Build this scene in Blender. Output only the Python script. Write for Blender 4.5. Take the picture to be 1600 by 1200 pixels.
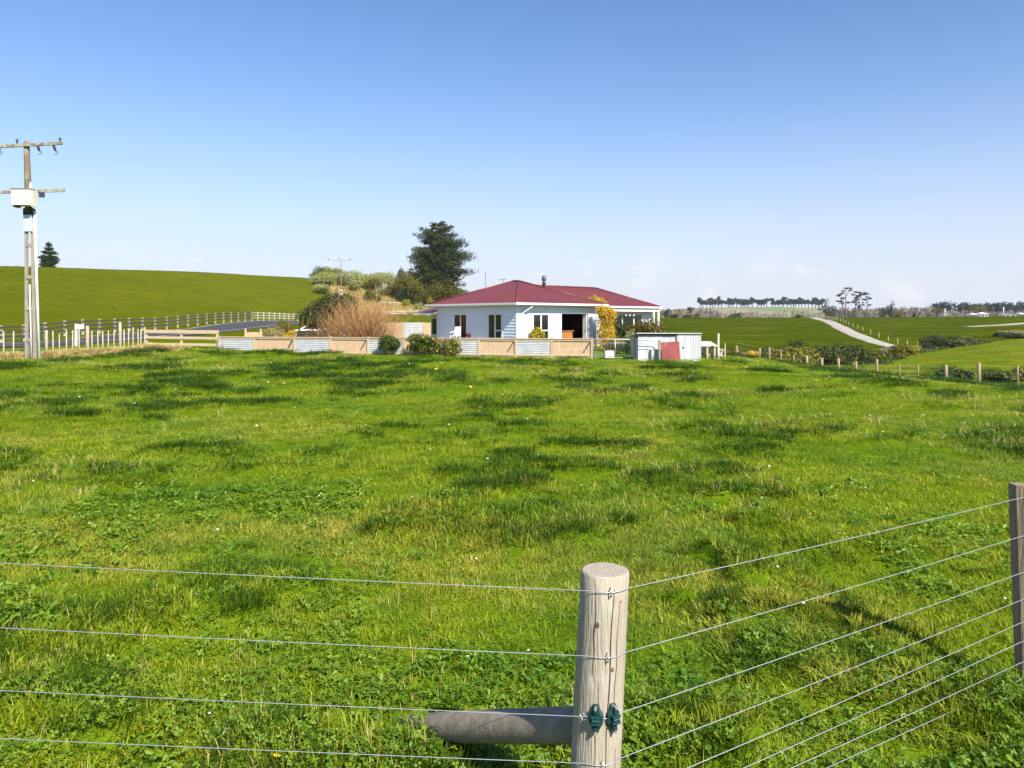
import bpy, bmesh, math, random
import numpy as np
from mathutils import Vector, Matrix, Euler

for o in list(bpy.data.objects):
    bpy.data.objects.remove(o, do_unlink=True)
SC = bpy.context.scene
COL = SC.collection
R = math.radians

# ------------------------------------------------------------------ camera, sky, sun, exposure
HAZE = 0.0001
EYE = 2.0                       # eye height over the paddock (m)
FPX, CX, HY = 1150.0, 800.0, 497.0   # focal length, centre column and horizon row of the survey
cam_d = bpy.data.cameras.new('camera')
cam = bpy.data.objects.new('camera', cam_d)
COL.objects.link(cam)
cam.location = (0, 0, EYE)
cam.rotation_euler = (R(90), 0, 0)
cam_d.sensor_width = 36
cam_d.lens = 36 * FPX / 1600
cam_d.shift_y = -(600 - HY) / 1600
cam_d.clip_start = 0.05
cam_d.clip_end = 30000
SC.camera = cam

SUN_EL = R(41)
SUN_H = Vector((0.550, -0.835, 0)).normalized()     # where the sun stands, horizontally
SUN_DIR = (SUN_H * math.cos(SUN_EL) + Vector((0, 0, math.sin(SUN_EL)))).normalized()
world = bpy.data.worlds.new('World')
SC.world = world
world.use_nodes = True
wn, wl = world.node_tree.nodes, world.node_tree.links
wn.clear()
w_out = wn.new('ShaderNodeOutputWorld')
w_bg = wn.new('ShaderNodeBackground')
w_sky = wn.new('ShaderNodeTexSky')
w_sky.sky_type = 'NISHITA'
w_sky.sun_disc = False
w_sky.sun_elevation = SUN_EL
w_sky.sun_rotation = math.atan2(SUN_H.x, SUN_H.y)
w_sky.air_density = 1.0
w_sky.dust_density = 0.1
w_sky.ozone_density = 7.5
w_bg.inputs['Strength'].default_value = 0.099
# faint cumulus low over the horizon
w_tc = wn.new('ShaderNodeTexCoord')
w_sep = wn.new('ShaderNodeSeparateXYZ')
wl.new(w_tc.outputs['Generated'], w_sep.inputs[0])
w_map = wn.new('ShaderNodeMapping')
w_map.inputs['Scale'].default_value = (1, 1, 1.7)
wl.new(w_tc.outputs['Generated'], w_map.inputs[0])
w_noi = wn.new('ShaderNodeTexNoise')
w_noi.inputs['Scale'].default_value = 13.0
w_noi.inputs['Detail'].default_value = 7
w_noi.inputs['Roughness'].default_value = 0.55
wl.new(w_map.outputs[0], w_noi.inputs['Vector'])
w_r1 = wn.new('ShaderNodeMapRange'); w_r1.interpolation_type = 'SMOOTHSTEP'
w_r1.inputs['From Min'].default_value = 0.53; w_r1.inputs['From Max'].default_value = 0.66
wl.new(w_noi.outputs['Fac'], w_r1.inputs['Value'])
w_r2 = wn.new('ShaderNodeMapRange'); w_r2.interpolation_type = 'SMOOTHSTEP'
w_r2.inputs['From Min'].default_value = 0.105; w_r2.inputs['From Max'].default_value = 0.045
wl.new(w_sep.outputs['Z'], w_r2.inputs['Value'])
w_mul = wn.new('ShaderNodeMath'); w_mul.operation = 'MULTIPLY'
wl.new(w_r1.outputs[0], w_mul.inputs[0]); wl.new(w_r2.outputs[0], w_mul.inputs[1])
w_mul2 = wn.new('ShaderNodeMath'); w_mul2.operation = 'MULTIPLY'; w_mul2.inputs[1].default_value = 0.38
wl.new(w_mul.outputs[0], w_mul2.inputs[0])
w_mix = wn.new('ShaderNodeMix'); w_mix.data_type = 'RGBA'
wl.new(w_mul2.outputs[0], w_mix.inputs['Factor'])
# thin white veil of moist air that thickens towards the horizon, all round
w_v1 = wn.new('ShaderNodeMath'); w_v1.operation = 'DIVIDE'; w_v1.inputs[1].default_value = 0.185
wl.new(w_sep.outputs['Z'], w_v1.inputs[0])
w_v2 = wn.new('ShaderNodeMath'); w_v2.operation = 'MULTIPLY'
wl.new(w_v1.outputs[0], w_v2.inputs[0]); wl.new(w_v1.outputs[0], w_v2.inputs[1])
w_v3 = wn.new('ShaderNodeMath'); w_v3.operation = 'MULTIPLY'; w_v3.inputs[1].default_value = -1.0
wl.new(w_v2.outputs[0], w_v3.inputs[0])
w_v4 = wn.new('ShaderNodeMath'); w_v4.operation = 'EXPONENT'
wl.new(w_v3.outputs[0], w_v4.inputs[0])
w_v5 = wn.new('ShaderNodeMath'); w_v5.operation = 'MULTIPLY'; w_v5.inputs[1].default_value = 0.92
wl.new(w_v4.outputs[0], w_v5.inputs[0])
w_veil = wn.new('ShaderNodeMix'); w_veil.data_type = 'RGBA'
wl.new(w_v5.outputs[0], w_veil.inputs['Factor'])
wl.new(w_sky.outputs[0], w_veil.inputs['A']); w_veil.inputs['B'].default_value = (4.25, 4.38, 4.9, 1)
wl.new(w_veil.outputs['Result'], w_mix.inputs['A'])
w_mix.inputs['B'].default_value = (5.6, 5.65, 5.75, 1)
wl.new(w_mix.outputs['Result'], w_bg.inputs['Color'])
wl.new(w_bg.outputs[0], w_out.inputs['Surface'])

sun_d = bpy.data.lights.new('sun', 'SUN')
sun_d.energy = 5.0
sun_d.angle = R(0.53)
sun_d.color = (1.0, 0.94, 0.84)
sun = bpy.data.objects.new('sun', sun_d)
COL.objects.link(sun)
sun.rotation_euler = (-SUN_DIR).to_track_quat('-Z', 'Y').to_euler()
sun.location = SUN_DIR * 60
SC.view_settings.view_transform = 'Standard'
SC.view_settings.look = 'None'
SC.view_settings.exposure = 0.88
SC.view_settings.gamma = 1.0
SC.render.engine = 'CYCLES'
SC.cycles.use_denoising = True
SC.cycles.max_bounces = 4
SC.cycles.diffuse_bounces = 2
SC.cycles.use_adaptive_sampling = True
SC.cycles.adaptive_threshold = 0.03
SC.cycles.adaptive_min_samples = 16
SC.cycles.transparent_max_bounces = 6
SC.cycles.volume_bounces = 0

# ------------------------------------------------------------------ helpers
rng = np.random.default_rng(7)
random.seed(7)

def X(px, Y):
    return (px - CX) / FPX * Y

def Zpx(py, Y):
    return EYE - (py - HY) / FPX * Y

def _hash(ix, iy, s):
    h = (ix.astype(np.int64) * 374761393 + iy.astype(np.int64) * 668265263 + s * 1442695041) & 0x7fffffff
    h = ((h ^ (h >> 13)) * 1274126177) & 0x7fffffff
    return ((h ^ (h >> 16)) & 0xffff) / 65535.0

def vnoise(x, y, s=0):
    x = np.asarray(x, float); y = np.asarray(y, float)
    ix, iy = np.floor(x), np.floor(y)
    fx, fy = x - ix, y - iy
    fx = fx * fx * (3 - 2 * fx); fy = fy * fy * (3 - 2 * fy)
    a = _hash(ix, iy, s); b = _hash(ix + 1, iy, s); c = _hash(ix, iy + 1, s); d = _hash(ix + 1, iy + 1, s)
    return (a * (1 - fx) + b * fx) * (1 - fy) + (c * (1 - fx) + d * fx) * fy

def sstep(a, b, x):
    t = np.clip((np.asarray(x, float) - a) / (b - a), 0, 1)
    return t * t * (3 - 2 * t)

# ------------------------------------------------------------------ terrain heights: profiles (distance, height) along bearings
PROF = {
 -500: [(0,0),(18,0.05),(28,.2),(36,.2),(46,.25),(62,.8),(90,4.2),(130,9.5),(165,13.8),(190,15.2),(220,15.2),(400,12),(1200,5),(6000,3)],
 0:   [(0,0),(20,.04),(30,.26),(34,.3),(42,.16),(56,.18),(66,.7),(90,3.6),(130,8.9),(165,13.2),(186,14.9),(215,15.0),(400,12),(1200,5),(6000,3)],
 250: [(0,0),(28,.05),(38,.3),(43,.2),(60,.38),(78,.75),(92,1.7),(120,4.9),(160,10.2),(190,13.9),(212,15.0),(240,15),(400,12),(1200,5),(6000,3)],
 490: [(0,0),(30,0),(41,.05),(60,.3),(100,.95),(136,1.7),(150,3.0),(180,7.6),(205,12.0),(226,14.4),(255,14.6),(400,12),(1200,5),(6000,3)],
 560: [(0,0),(30,0),(41,.04),(60,.2),(140,1.9),(170,2.9),(182,4.4),(198,8.0),(214,10.3),(232,11.6),(260,12),(400,10),(1200,4),(6000,3)],
 640: [(0,0),(30,0),(41,.04),(60,.15),(140,2.1),(178,3.1),(190,3.8),(201,5.8),(216,8.2),(232,9.4),(260,9.6),(400,8),(1200,3),(6000,3)],
 710: [(0,0),(30,0),(40,.05),(60,.15),(140,2.0),(200,3.2),(215,4.8),(232,6.3),(262,7),(400,5),(1200,3),(6000,3)],
 810: [(0,0),(30,0),(37,.06),(60,.12),(150,1.0),(230,1.8),(400,2),(1200,2),(6000,3)],
 960: [(0,0),(28,0),(36,.04),(50,0),(70,-.6),(100,-1.0),(140,-.2),(205,1.8),(235,2.0),(700,2),(6000,3)],
 1050:[(0,0),(26,.02),(34,-.03),(40,-.1),(50,-.3),(70,-1.1),(95,-1.8),(130,-.55),(195,1.75),(225,2.0),(600,2.0),(780,5),(900,13),(1000,13.5),(1500,8),(6000,3)],
 1150:[(0,0),(26,.03),(36,-.08),(44,-.3),(55,-1.3),(72,-2.3),(95,-1.9),(130,-.6),(195,1.75),(225,2.0),(600,2),(760,8),(900,15.2),(1000,15.5),(1500,9),(6000,3)],
 1220:[(0,0),(20,.02),(28,-.12),(36,-.4),(44,-.72),(54,-1.6),(70,-2.7),(94,-2.2),(130,-.65),(195,1.75),(225,2.0),(600,2),(760,8),(900,15.6),(1000,15.5),(1500,9),(6000,3)],
 1290:[(0,0),(18,0),(26,-.14),(36,-.66),(44,-1.2),(52,-1.72),(60,-1.92),(70,-2.3),(80,-3.2),(96,-2.5),(130,-.7),(200,1.8),(230,2),(600,2),(780,7),(900,13.5),(1000,14),(1500,9),(6000,3)],
 1400:[(0,0),(16,0),(24,-.14),(34,-.8),(44,-1.58),(52,-2.1),(70,-2.15),(82,-2.3),(90,-3.3),(108,-2.1),(150,0),(210,2),(240,2.1),(800,2.1),(1000,4),(6000,3)],
 1500:[(0,0),(15,0),(22,-.12),(32,-.85),(44,-1.85),(55,-2.1),(72,-1.5),(84,-1.35),(94,-2.6),(115,-1.6),(150,.1),(210,2.1),(240,2.3),(800,2.3),(6000,3)],
 1600:[(0,0),(14,0),(20,-.12),(30,-.9),(44,-2.05),(55,-2.05),(74,-.95),(88,-.5),(102,-1.2),(130,-.3),(210,2.5),(240,2.7),(800,2.6),(6000,3)],
 2100:[(0,0),(14,0),(20,-.12),(30,-.9),(44,-2.05),(55,-2.05),(74,-.95),(88,-.5),(102,-1.2),(130,-.3),(210,2.5),(240,2.7),(800,2.6),(6000,3)],
}
def _pchip(xk, yk, x):
    xk = np.array(xk, float); yk = np.array(yk, float)
    h = np.diff(xk); d = np.diff(yk) / h
    m = np.zeros(len(xk))
    for i in range(1, len(xk) - 1):
        if d[i-1] * d[i] > 0:
            w1 = 2*h[i] + h[i-1]; w2 = h[i] + 2*h[i-1]
            m[i] = (w1 + w2) / (w1 / d[i-1] + w2 / d[i])
    m[0] = d[0]; m[-1] = d[-1]
    x = np.clip(x, xk[0], xk[-1])
    i = np.clip(np.searchsorted(xk, x) - 1, 0, len(h) - 1)
    t = (x - xk[i]) / h[i]
    return ((2*t**3 - 3*t**2 + 1) * yk[i] + (t**3 - 2*t**2 + t) * h[i] * m[i]
            + (-2*t**3 + 3*t**2) * yk[i+1] + (t**3 - t**2) * h[i] * m[i+1])
NR, NA = 700, 520
LR0, LR1 = math.log(4.0), math.log(6000.0)
_rad = np.exp(np.linspace(LR0, LR1, NR))
_kp = sorted(PROF)
_ka = np.array([math.atan((p - CX) / FPX) for p in _kp])
_tab = np.stack([_pchip([a for a, b in PROF[p]], [b for a, b in PROF[p]], _rad) for p in _kp])
A0, A1 = _ka[0], _ka[-1]
_ang = np.linspace(A0, A1, NA)
_T = np.stack([_pchip(_ka, _tab[:, j], _ang) for j in range(NR)], axis=1)
def _blur(T, ax, n):
    k = np.hanning(n + 2)[1:-1]; k /= k.sum()
    pad = n // 2
    P = np.pad(T, [(pad, pad) if a == ax else (0, 0) for a in (0, 1)], mode='edge')
    return np.apply_along_axis(lambda v: np.convolve(v, k, 'valid'), ax, P)
_T = _blur(_blur(_T, 0, 25), 1, 9)

def ground(x, y, bumps=True):
    x = np.asarray(x, float); y = np.asarray(y, float)
    a = np.arctan2(x, y); r = np.hypot(x, y)
    ye = r * np.cos(np.clip(a, A0, A1))
    fi = np.clip((np.clip(a, A0, A1) - A0) / (A1 - A0) * (NA - 1), 0, NA - 1.001)
    fj = np.clip((np.log(np.maximum(ye, 4.0)) - LR0) / (LR1 - LR0) * (NR - 1), 0, NR - 1.001)
    i = fi.astype(int); j = fj.astype(int); u = fi - i; v = fj - j
    z = (_T[i, j]*(1-u) + _T[i+1, j]*u)*(1-v) + (_T[i, j+1]*(1-u) + _T[i+1, j+1]*u)*v
    w = sstep(R(62), R(105), np.abs(a))
    z = z * (1 - w) + w * 0.0
    if bumps:
        b = (vnoise(x*.55, y*.55, 1) - .5) * .07 + (vnoise(x*1.3+9, y*1.3, 2) - .5) * .035 + (vnoise(x*.16, y*.16, 3) - .5) * .12
        z = z + hummocks(x, y)
        z = z + b * (1 - sstep(60, 140, r)) * sstep(0.5, 3, r) + (vnoise(x*.03, y*.03, 5) - .5) * .8 * sstep(70, 200, r) * (1 - sstep(260, 500, r))
    return z
def hummocks(x, y):
    r = np.hypot(x, y)
    return .10*sstep(.61, .67, lush_field(x, y))*sstep(2.0, 4.0, r)*(1 - sstep(45, 60, r))
def lush_field(x, y):
    a = vnoise(x*.50+4, y*.40, 21); b = vnoise(x*1.15+5, y*1.1, 22); c = vnoise(x*2.6, y*2.6, 23)
    return .40*a + .36*b + .24*c
def G(x, y):
    return float(ground(np.array([x]), np.array([y]))[0])

def ray_ground(px, py, y0=20, y1=600):
    """distance along a sight line where it meets the ground"""
    ys = np.linspace(y0, y1, 6000)
    d = ground(X(px, ys), ys) - (EYE - (py - HY) / FPX * ys)
    k = np.where(d > 0)[0]
    return ys[k[0]] if len(k) else y1

# ------------------------------------------------------------------ mesh builder
class MB:
    def __init__(s):
        s.v = []; s.f = []; s.n = 0
    def add(s, v, f):
        v = np.asarray(v, float).reshape(-1, 3)
        s.f += [tuple(int(i) + s.n for i in q) for q in f]
        s.v.append(v); s.n += len(v)
        return s
    def box(s, lo, hi, rotz=0, at=None, mat=None):
        (a, b, c), (d, e, g) = lo, hi
        v = np.array([(a,b,c),(d,b,c),(d,e,c),(a,e,c),(a,b,g),(d,b,g),(d,e,g),(a,e,g)], float)
        if mat is not None:
            v = np.array([mat @ Vector(p) for p in v])
        return s.add(v, [(3,2,1,0),(4,5,6,7),(0,1,5,4),(1,2,6,5),(2,3,7,6),(3,0,4,7)])
    def bar(s, p, q, w, h, up=(0, 0, 1)):
        p, q = Vector(p), Vector(q); d = (q - p); L = d.length; d.normalize()
        sd = d.cross(Vector(up))
        if sd.length < 1e-4: sd = Vector((1, 0, 0))
        sd.normalize(); u = sd.cross(d)
        m = Matrix((( sd.x, d.x, u.x, p.x), (sd.y, d.y, u.y, p.y), (sd.z, d.z, u.z, p.z), (0,0,0,1)))
        return s.box((-w/2, 0, -h/2), (w/2, L, h/2), mat=m)
    def tube(s, pts, rads, n=8, cap=True):
        pts = [Vector(p) for p in pts]
        if not hasattr(rads, '__len__'): rads = [rads] * len(pts)
        V = []; F = []
        ref = None
        for i, p in enumerate(pts):
            t = (pts[min(i+1, len(pts)-1)] - pts[max(i-1, 0)]).normalized()
            if ref is None:
                ref = t.orthogonal().normalized()
            ref = (ref - t * ref.dot(t)).normalized(); b = t.cross(ref)
            for k in range(n):
                a = 2*math.pi*k/n
                V.append(p + (ref*math.cos(a) + b*math.sin(a)) * rads[i])
        for i in range(len(pts)-1):
            for k in range(n):
                k2 = (k+1) % n
                F.append((i*n+k, i*n+k2, (i+1)*n+k2, (i+1)*n+k))
        if cap:
            F.append(tuple(range(n-1, -1, -1))); F.append(tuple((len(pts)-1)*n+k for k in range(n)))
        return s.add([tuple(v) for v in V], F)
    def lathe(s, prof, n=12, at=(0, 0, 0)):
        V = []; F = []
        for (r, z) in prof:
            for k in range(n):
                a = 2*math.pi*k/n
                V.append((at[0]+r*math.cos(a), at[1]+r*math.sin(a), at[2]+z))
        for i in range(len(prof)-1):
            for k in range(n):
                k2 = (k+1) % n
                F.append((i*n+k, i*n+k2, (i+1)*n+k2, (i+1)*n+k))
        F.append(tuple(range(n-1, -1, -1))); F.append(tuple((len(prof)-1)*n+k for k in range(n)))
        return s.add(V, F)
    def quad(s, a, b, c, d):
        return s.add([a, b, c, d], [(0, 1, 2, 3)])
    def build(s, name, mat, parent=None, smooth=False, attr=None):
        me = bpy.data.meshes.new(name)
        V = np.concatenate(s.v) if s.v else np.zeros((0, 3))
        me.from_pydata(V.tolist(), [], s.f)
        if smooth:
            me.polygons.foreach_set('use_smooth', [True]*len(me.polygons))
        me.materials.append(mat)
        me.update()
        o = bpy.data.objects.new(name, me)
        COL.objects.link(o)
        if parent is not None: o.parent = parent
        return o

def np_mesh(name, V, F, mat, parent=None, tint=None, smooth=False, link=True):
    """mesh from numpy arrays; F is (n,k) with constant k; tint is one value per vertex"""
    me = bpy.data.meshes.new(name)
    V = np.asarray(V, np.float32); F = np.asarray(F, np.int32)
    me.vertices.add(len(V)); me.vertices.foreach_set('co', V.ravel())
    k = F.shape[1]
    me.loops.add(F.size); me.loops.foreach_set('vertex_index', F.ravel())
    me.polygons.add(len(F)); me.polygons.foreach_set('loop_start', np.arange(0, F.size, k, dtype=np.int32))
    if smooth: me.polygons.foreach_set('use_smooth', np.ones(len(F), bool))
    me.update(calc_edges=True); me.validate()
    if tint is not None:
        at = me.attributes.new('tint', 'FLOAT', 'POINT')
        at.data.foreach_set('value', np.asarray(tint, np.float32))
    me.materials.append(mat)
    o = bpy.data.objects.new(name, me)
    if link: COL.objects.link(o)
    if parent is not None: o.parent = parent
    return o

def tag(o, label=None, cat=None, group=None, kind=None):
    if label: o['label'] = label
    if cat: o['category'] = cat
    if group: o['group'] = group
    if kind: o['kind'] = kind
    return o
def empty(name, loc=(0, 0, 0), rz=0, label=None, cat=None, group=None):
    o = bpy.data.objects.new(name, None)
    o.empty_display_size = .2
    COL.objects.link(o)
    o.location = loc; o.rotation_euler = (0, 0, rz)
    return tag(o, label, cat, group)

# ------------------------------------------------------------------ materials
MATS = {}
def nodes_of(name):
    m = bpy.data.materials.new(name); m.use_nodes = True
    return m, m.node_tree.nodes, m.node_tree.links
def mat(name, c1, c2=None, rough=.8, scale=3, stretch=(1, 1, 1), bump=0, bscale=None, spec=.3, metal=0, detail=5, lo=.35, hi=.65, c3=None, c3scale=1.0):
    if name in MATS: return MATS[name]
    m, n, l = nodes_of(name)
    b = n['Principled BSDF']
    b.inputs['Roughness'].default_value = rough
    b.inputs['Specular IOR Level'].default_value = spec
    b.inputs['Metallic'].default_value = metal
    b.inputs['Base Color'].default_value = (*c1, 1)
    tc = n.new('ShaderNodeTexCoord'); mp = n.new('ShaderNodeMapping')
    mp.inputs['Scale'].default_value = stretch
    l.new(tc.outputs['Object'], mp.inputs[0])
    if c2 is not None:
        t = n.new('ShaderNodeTexNoise'); t.inputs['Scale'].default_value = scale; t.inputs['Detail'].default_value = detail
        t.inputs['Roughness'].default_value = .62
        l.new(mp.outputs[0], t.inputs['Vector'])
        r = n.new('ShaderNodeMapRange'); r.inputs['From Min'].default_value = lo; r.inputs['From Max'].default_value = hi
        l.new(t.outputs['Fac'], r.inputs['Value'])
        x = n.new('ShaderNodeMix'); x.data_type = 'RGBA'
        x.inputs['A'].default_value = (*c1, 1); x.inputs['B'].default_value = (*c2, 1)
        l.new(r.outputs[0], x.inputs['Factor'])
        outc = x.outputs['Result']
        if c3 is not None:
            t3 = n.new('ShaderNodeTexNoise'); t3.inputs['Scale'].default_value = c3scale; t3.inputs['Detail'].default_value = 4
            l.new(tc.outputs['Object'], t3.inputs['Vector'])
            r3 = n.new('ShaderNodeMapRange'); r3.inputs['From Min'].default_value = .55; r3.inputs['From Max'].default_value = .72
            l.new(t3.outputs['Fac'], r3.inputs['Value'])
            x3 = n.new('ShaderNodeMix'); x3.data_type = 'RGBA'
            l.new(outc, x3.inputs['A']); x3.inputs['B'].default_value = (*c3, 1)
            l.new(r3.outputs[0], x3.inputs['Factor'])
            outc = x3.outputs['Result']
        l.new(outc, b.inputs['Base Color'])
    if bump:
        t2 = n.new('ShaderNodeTexNoise'); t2.inputs['Scale'].default_value = bscale or scale*2; t2.inputs['Detail'].default_value = 6
        l.new(mp.outputs[0], t2.inputs['Vector'])
        bp = n.new('ShaderNodeBump'); bp.inputs['Strength'].default_value = bump; bp.inputs['Distance'].default_value = .02
        l.new(t2.outputs['Fac'], bp.inputs['Height'])
        l.new(bp.outputs[0], b.inputs['Normal'])
    MATS[name] = m
    return m

def leaf_mat(name, c1, c2, trans=.35, rough=.55, patch=None, pscale=.5, tcol=None, spec=.25):
    """leaves: colour runs c1..c2 by a per-leaf value; patch = second colour in world-space patches"""
    if name in MATS: return MATS[name]
    m, n, l = nodes_of(name)
    n.remove(n['Principled BSDF'])
    out = n['Material Output']
    at = n.new('ShaderNodeAttribute'); at.attribute_name = 'tint'
    x = n.new('ShaderNodeMix'); x.data_type = 'RGBA'
    x.inputs['A'].default_value = (*c1, 1); x.inputs['B'].default_value = (*c2, 1)
    l.new(at.outputs['Fac'], x.inputs['Factor'])
    col = x.outputs['Result']
    if patch is not None:
        for (pc, psc, lo, hi, off) in patch:
            ge = n.new('ShaderNodeNewGeometry')
            mp = n.new('ShaderNodeMapping'); mp.inputs['Location'].default_value = (off, off*.7, 0); mp.inputs['Scale'].default_value = (1, 1, 0)
            l.new(ge.outputs['Position'], mp.inputs[0])
            t = n.new('ShaderNodeTexNoise'); t.inputs['Scale'].default_value = psc; t.inputs['Detail'].default_value = 4
            l.new(mp.outputs[0], t.inputs['Vector'])
            r = n.new('ShaderNodeMapRange'); r.inputs['From Min'].default_value = lo; r.inputs['From Max'].default_value = hi
            r.interpolation_type = 'SMOOTHSTEP'
            l.new(t.outputs['Fac'], r.inputs['Value'])
            y = n.new('ShaderNodeMix'); y.data_type = 'RGBA'; y.blend_type = 'MULTIPLY'
            l.new(r.outputs[0], y.inputs['Factor']); l.new(col, y.inputs['A']); y.inputs['B'].default_value = (*pc, 1)
            col = y.outputs['Result']
    d = n.new('ShaderNodeBsdfPrincipled'); d.inputs['Roughness'].default_value = rough; d.inputs['Specular IOR Level'].default_value = spec
    tr = n.new('ShaderNodeBsdfTranslucent')
    mx = n.new('ShaderNodeMixShader'); mx.inputs[0].default_value = trans
    l.new(col, d.inputs['Base Color'])
    hs = n.new('ShaderNodeMix'); hs.data_type = 'RGBA'; hs.blend_type = 'MULTIPLY'; hs.inputs['Factor'].default_value = 1
    l.new(col, hs.inputs['A']); hs.inputs['B'].default_value = (*(tcol or (1.25, 1.2, .55)), 1)
    l.new(hs.outputs['Result'], tr.inputs['Color'])
    l.new(d.outputs[0], mx.inputs[1]); l.new(tr.outputs[0], mx.inputs[2])
    l.new(mx.outputs[0], out.inputs['Surface'])
    MATS[name] = m
    return m

# ------------------------------------------------------------------ ground sheet
def terrain_material():
    m, n, l = nodes_of('pasture')
    b = n['Principled BSDF']; b.inputs['Roughness'].default_value = 1; b.inputs['Specular IOR Level'].default_value = 0
    tc = n.new('ShaderNodeTexCoord')
    def noise(scale, det=4, st=(1, 1, 1), rough=.6):
        mp = n.new('ShaderNodeMapping'); mp.inputs['Scale'].default_value = st
        l.new(tc.outputs['Object'], mp.inputs[0])
        t = n.new('ShaderNodeTexNoise'); t.inputs['Scale'].default_value = scale; t.inputs['Detail'].default_value = det
        t.inputs['Roughness'].default_value = rough
        l.new(mp.outputs[0], t.inputs['Vector'])
        return t.outputs['Fac']
    def rng_(s, lo, hi):
        r = n.new('ShaderNodeMapRange'); r.inputs['From Min'].default_value = lo; r.inputs['From Max'].default_value = hi
        l.new(s, r.inputs['Value']); return r.outputs[0]
    def mix(f, a, c):
        x = n.new('ShaderNodeMix'); x.data_type = 'RGBA'
        for sock, v in (('Factor', f), ('A', a), ('B', c)):
            if isinstance(v, tuple): x.inputs[sock].default_value = (*v, 1)
            else: l.new(v, x.inputs[sock])
        return x.outputs['Result']
    def attr(nm):
        a = n.new('ShaderNodeAttribute'); a.attribute_name = nm; return a.outputs['Fac']
    c = mix(rng_(noise(.022, 4), .35, .65), (.092, .108, .0026), (.122, .130, .0032))
    c = mix(rng_(noise(.3, 5, (1, .55, 1)), .45, .75), c, (.068, .090, .0028))
    c = mix(rng_(noise(.11, 5, (.5, 1.6, 1)), .52, .8), c, (.150, .150, .005))
    c = mix(rng_(noise(2.2, 4), .45, .8), c, (.070, .088, .003))
    c = mix(rng_(noise(.42, 6, (.45, 1.5, 1), .72), .46, .72), c, (.062, .080, .0022))
    c = mix(attr('turf'), c, mix(rng_(noise(1.8, 5), .35, .7), (.085, .150, .005), (.135, .195, .008)))
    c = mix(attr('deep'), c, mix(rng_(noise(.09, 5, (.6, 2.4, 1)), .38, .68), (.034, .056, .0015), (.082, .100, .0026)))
    c = mix(attr('light'), c, mix(rng_(noise(.35, 5, (1, 2, 1)), .35, .7), (.125, .150, .0045), (.165, .175, .0060)))
    c = mix(rng_(noise(1.5, 5, (.7, 1.2, 1), .7), .60, .74), c, (.040, .058, .0020))
    c = mix(rng_(noise(.05, 6, (1, 2.0, 1), .7), .60, .76), c, (.165, .155, .010))
    c = mix(attr('dry'), c, mix(rng_(noise(.5, 5), .3, .7), (.50, .36, .095), (.34, .27, .06)))
    c = mix(attr('yard'), c, mix(rng_(noise(1.6, 5), .3, .7), (.30, .27, .20), (.20, .19, .13)))
    c = mix(attr('pale'), c, mix(rng_(noise(.012, 5, (1, .4, 1)), .4, .6), (.30, .26, .19), (.17, .21, .10)))
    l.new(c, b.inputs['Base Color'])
    bp = n.new('ShaderNodeBump'); bp.inputs['Strength'].default_value = .9; bp.inputs['Distance'].default_value = .25
    l.new(noise(1.1, 8, rough=.7), bp.inputs['Height']); l.new(bp.outputs[0], b.inputs['Normal'])
    return m
FENCE_A, FENCE_B = Vector((X(342, 42), 42)), Vector((X(925, 36), 36))     # the panel fence along the house yard
def fence_y(x):
    t = (np.asarray(x, float) - FENCE_A.x) / (FENCE_B.x - FENCE_A.x)
    return FENCE_A.y + (FENCE_B.y - FENCE_A.y) * t

ang = np.concatenate([np.linspace(-180, -42, 50)[:-1], np.linspace(-42, 42, 380), np.linspace(42, 180, 50)[1:-1]])
rad = np.concatenate([[0.0], np.exp(np.linspace(math.log(.6), math.log(9000), 330))])
aa, rr = np.meshgrid(np.radians(ang), rad[1:], indexing='ij')
tx, ty = rr*np.sin(aa), rr*np.cos(aa)
tz = ground(tx, ty)
na, nr = tx.shape
TV = np.concatenate([np.stack([tx.ravel(), ty.ravel(), tz.ravel()], 1), [[0, 0, float(ground(np.array([0.]), np.array([.01]))[0])]]])
ii, jj = np.meshgrid(np.arange(na), np.arange(nr-1), indexing='ij')
i2 = (ii + 1) % na
TF = np.stack([ii*nr+jj, ii*nr+jj+1, i2*nr+jj+1, i2*nr+jj], -1).reshape(-1, 4)
TF = TF[:, ::1]
terrain = np_mesh('ground', TV, TF[:, ::-1], terrain_material(), smooth=True)
me = terrain.data
bm = bmesh.new(); bm.from_mesh(me); bm.verts.ensure_lookup_table()
c = bm.verts[len(TV)-1]
for k in range(na):
    bm.faces.new((c, bm.verts[((k+1) % na)*nr], bm.verts[k*nr]))
bmesh.ops.recalc_face_normals(bm, faces=bm.faces)
bm.to_mesh(me); bm.free()
if me.polygons[0].normal.z < 0: me.flip_normals()
vx, vy = TV[:, 0], TV[:, 1]
pxv = CX + FPX * vx / np.maximum(vy, .5)
nz = vnoise(vx*.12, vy*.12, 11)
dry = sstep(172, 182, vy) * (1 - sstep(222, 236, vy)) * sstep(505, 560, pxv + 40*(nz-.5)) * (1 - sstep(720, 760, pxv)) * sstep(.15, .55, nz + .25)
yard = sstep(.6, 1.6, vy - fence_y(vx)) * (1 - sstep(47, 52, vy)) * sstep(-19, -17, vx) * (1 - sstep(3.5, 5.0, vx)) * sstep(.25, .6, vnoise(vx*.3, vy*.3, 12) + .1)
pale = sstep(620, 700, vy) * (1 - sstep(1300, 1500, vy)) * (sstep(1060, 1085, pxv) * (1 - sstep(1285, 1330, pxv))) * .9
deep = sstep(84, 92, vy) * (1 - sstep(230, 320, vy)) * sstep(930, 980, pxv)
light = sstep(44, 48, vy) * (1 - sstep(84, 90, vy)) * sstep(1225, 1275, pxv)
turf = 1 - sstep(48, 66, np.hypot(vx, vy))
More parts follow.
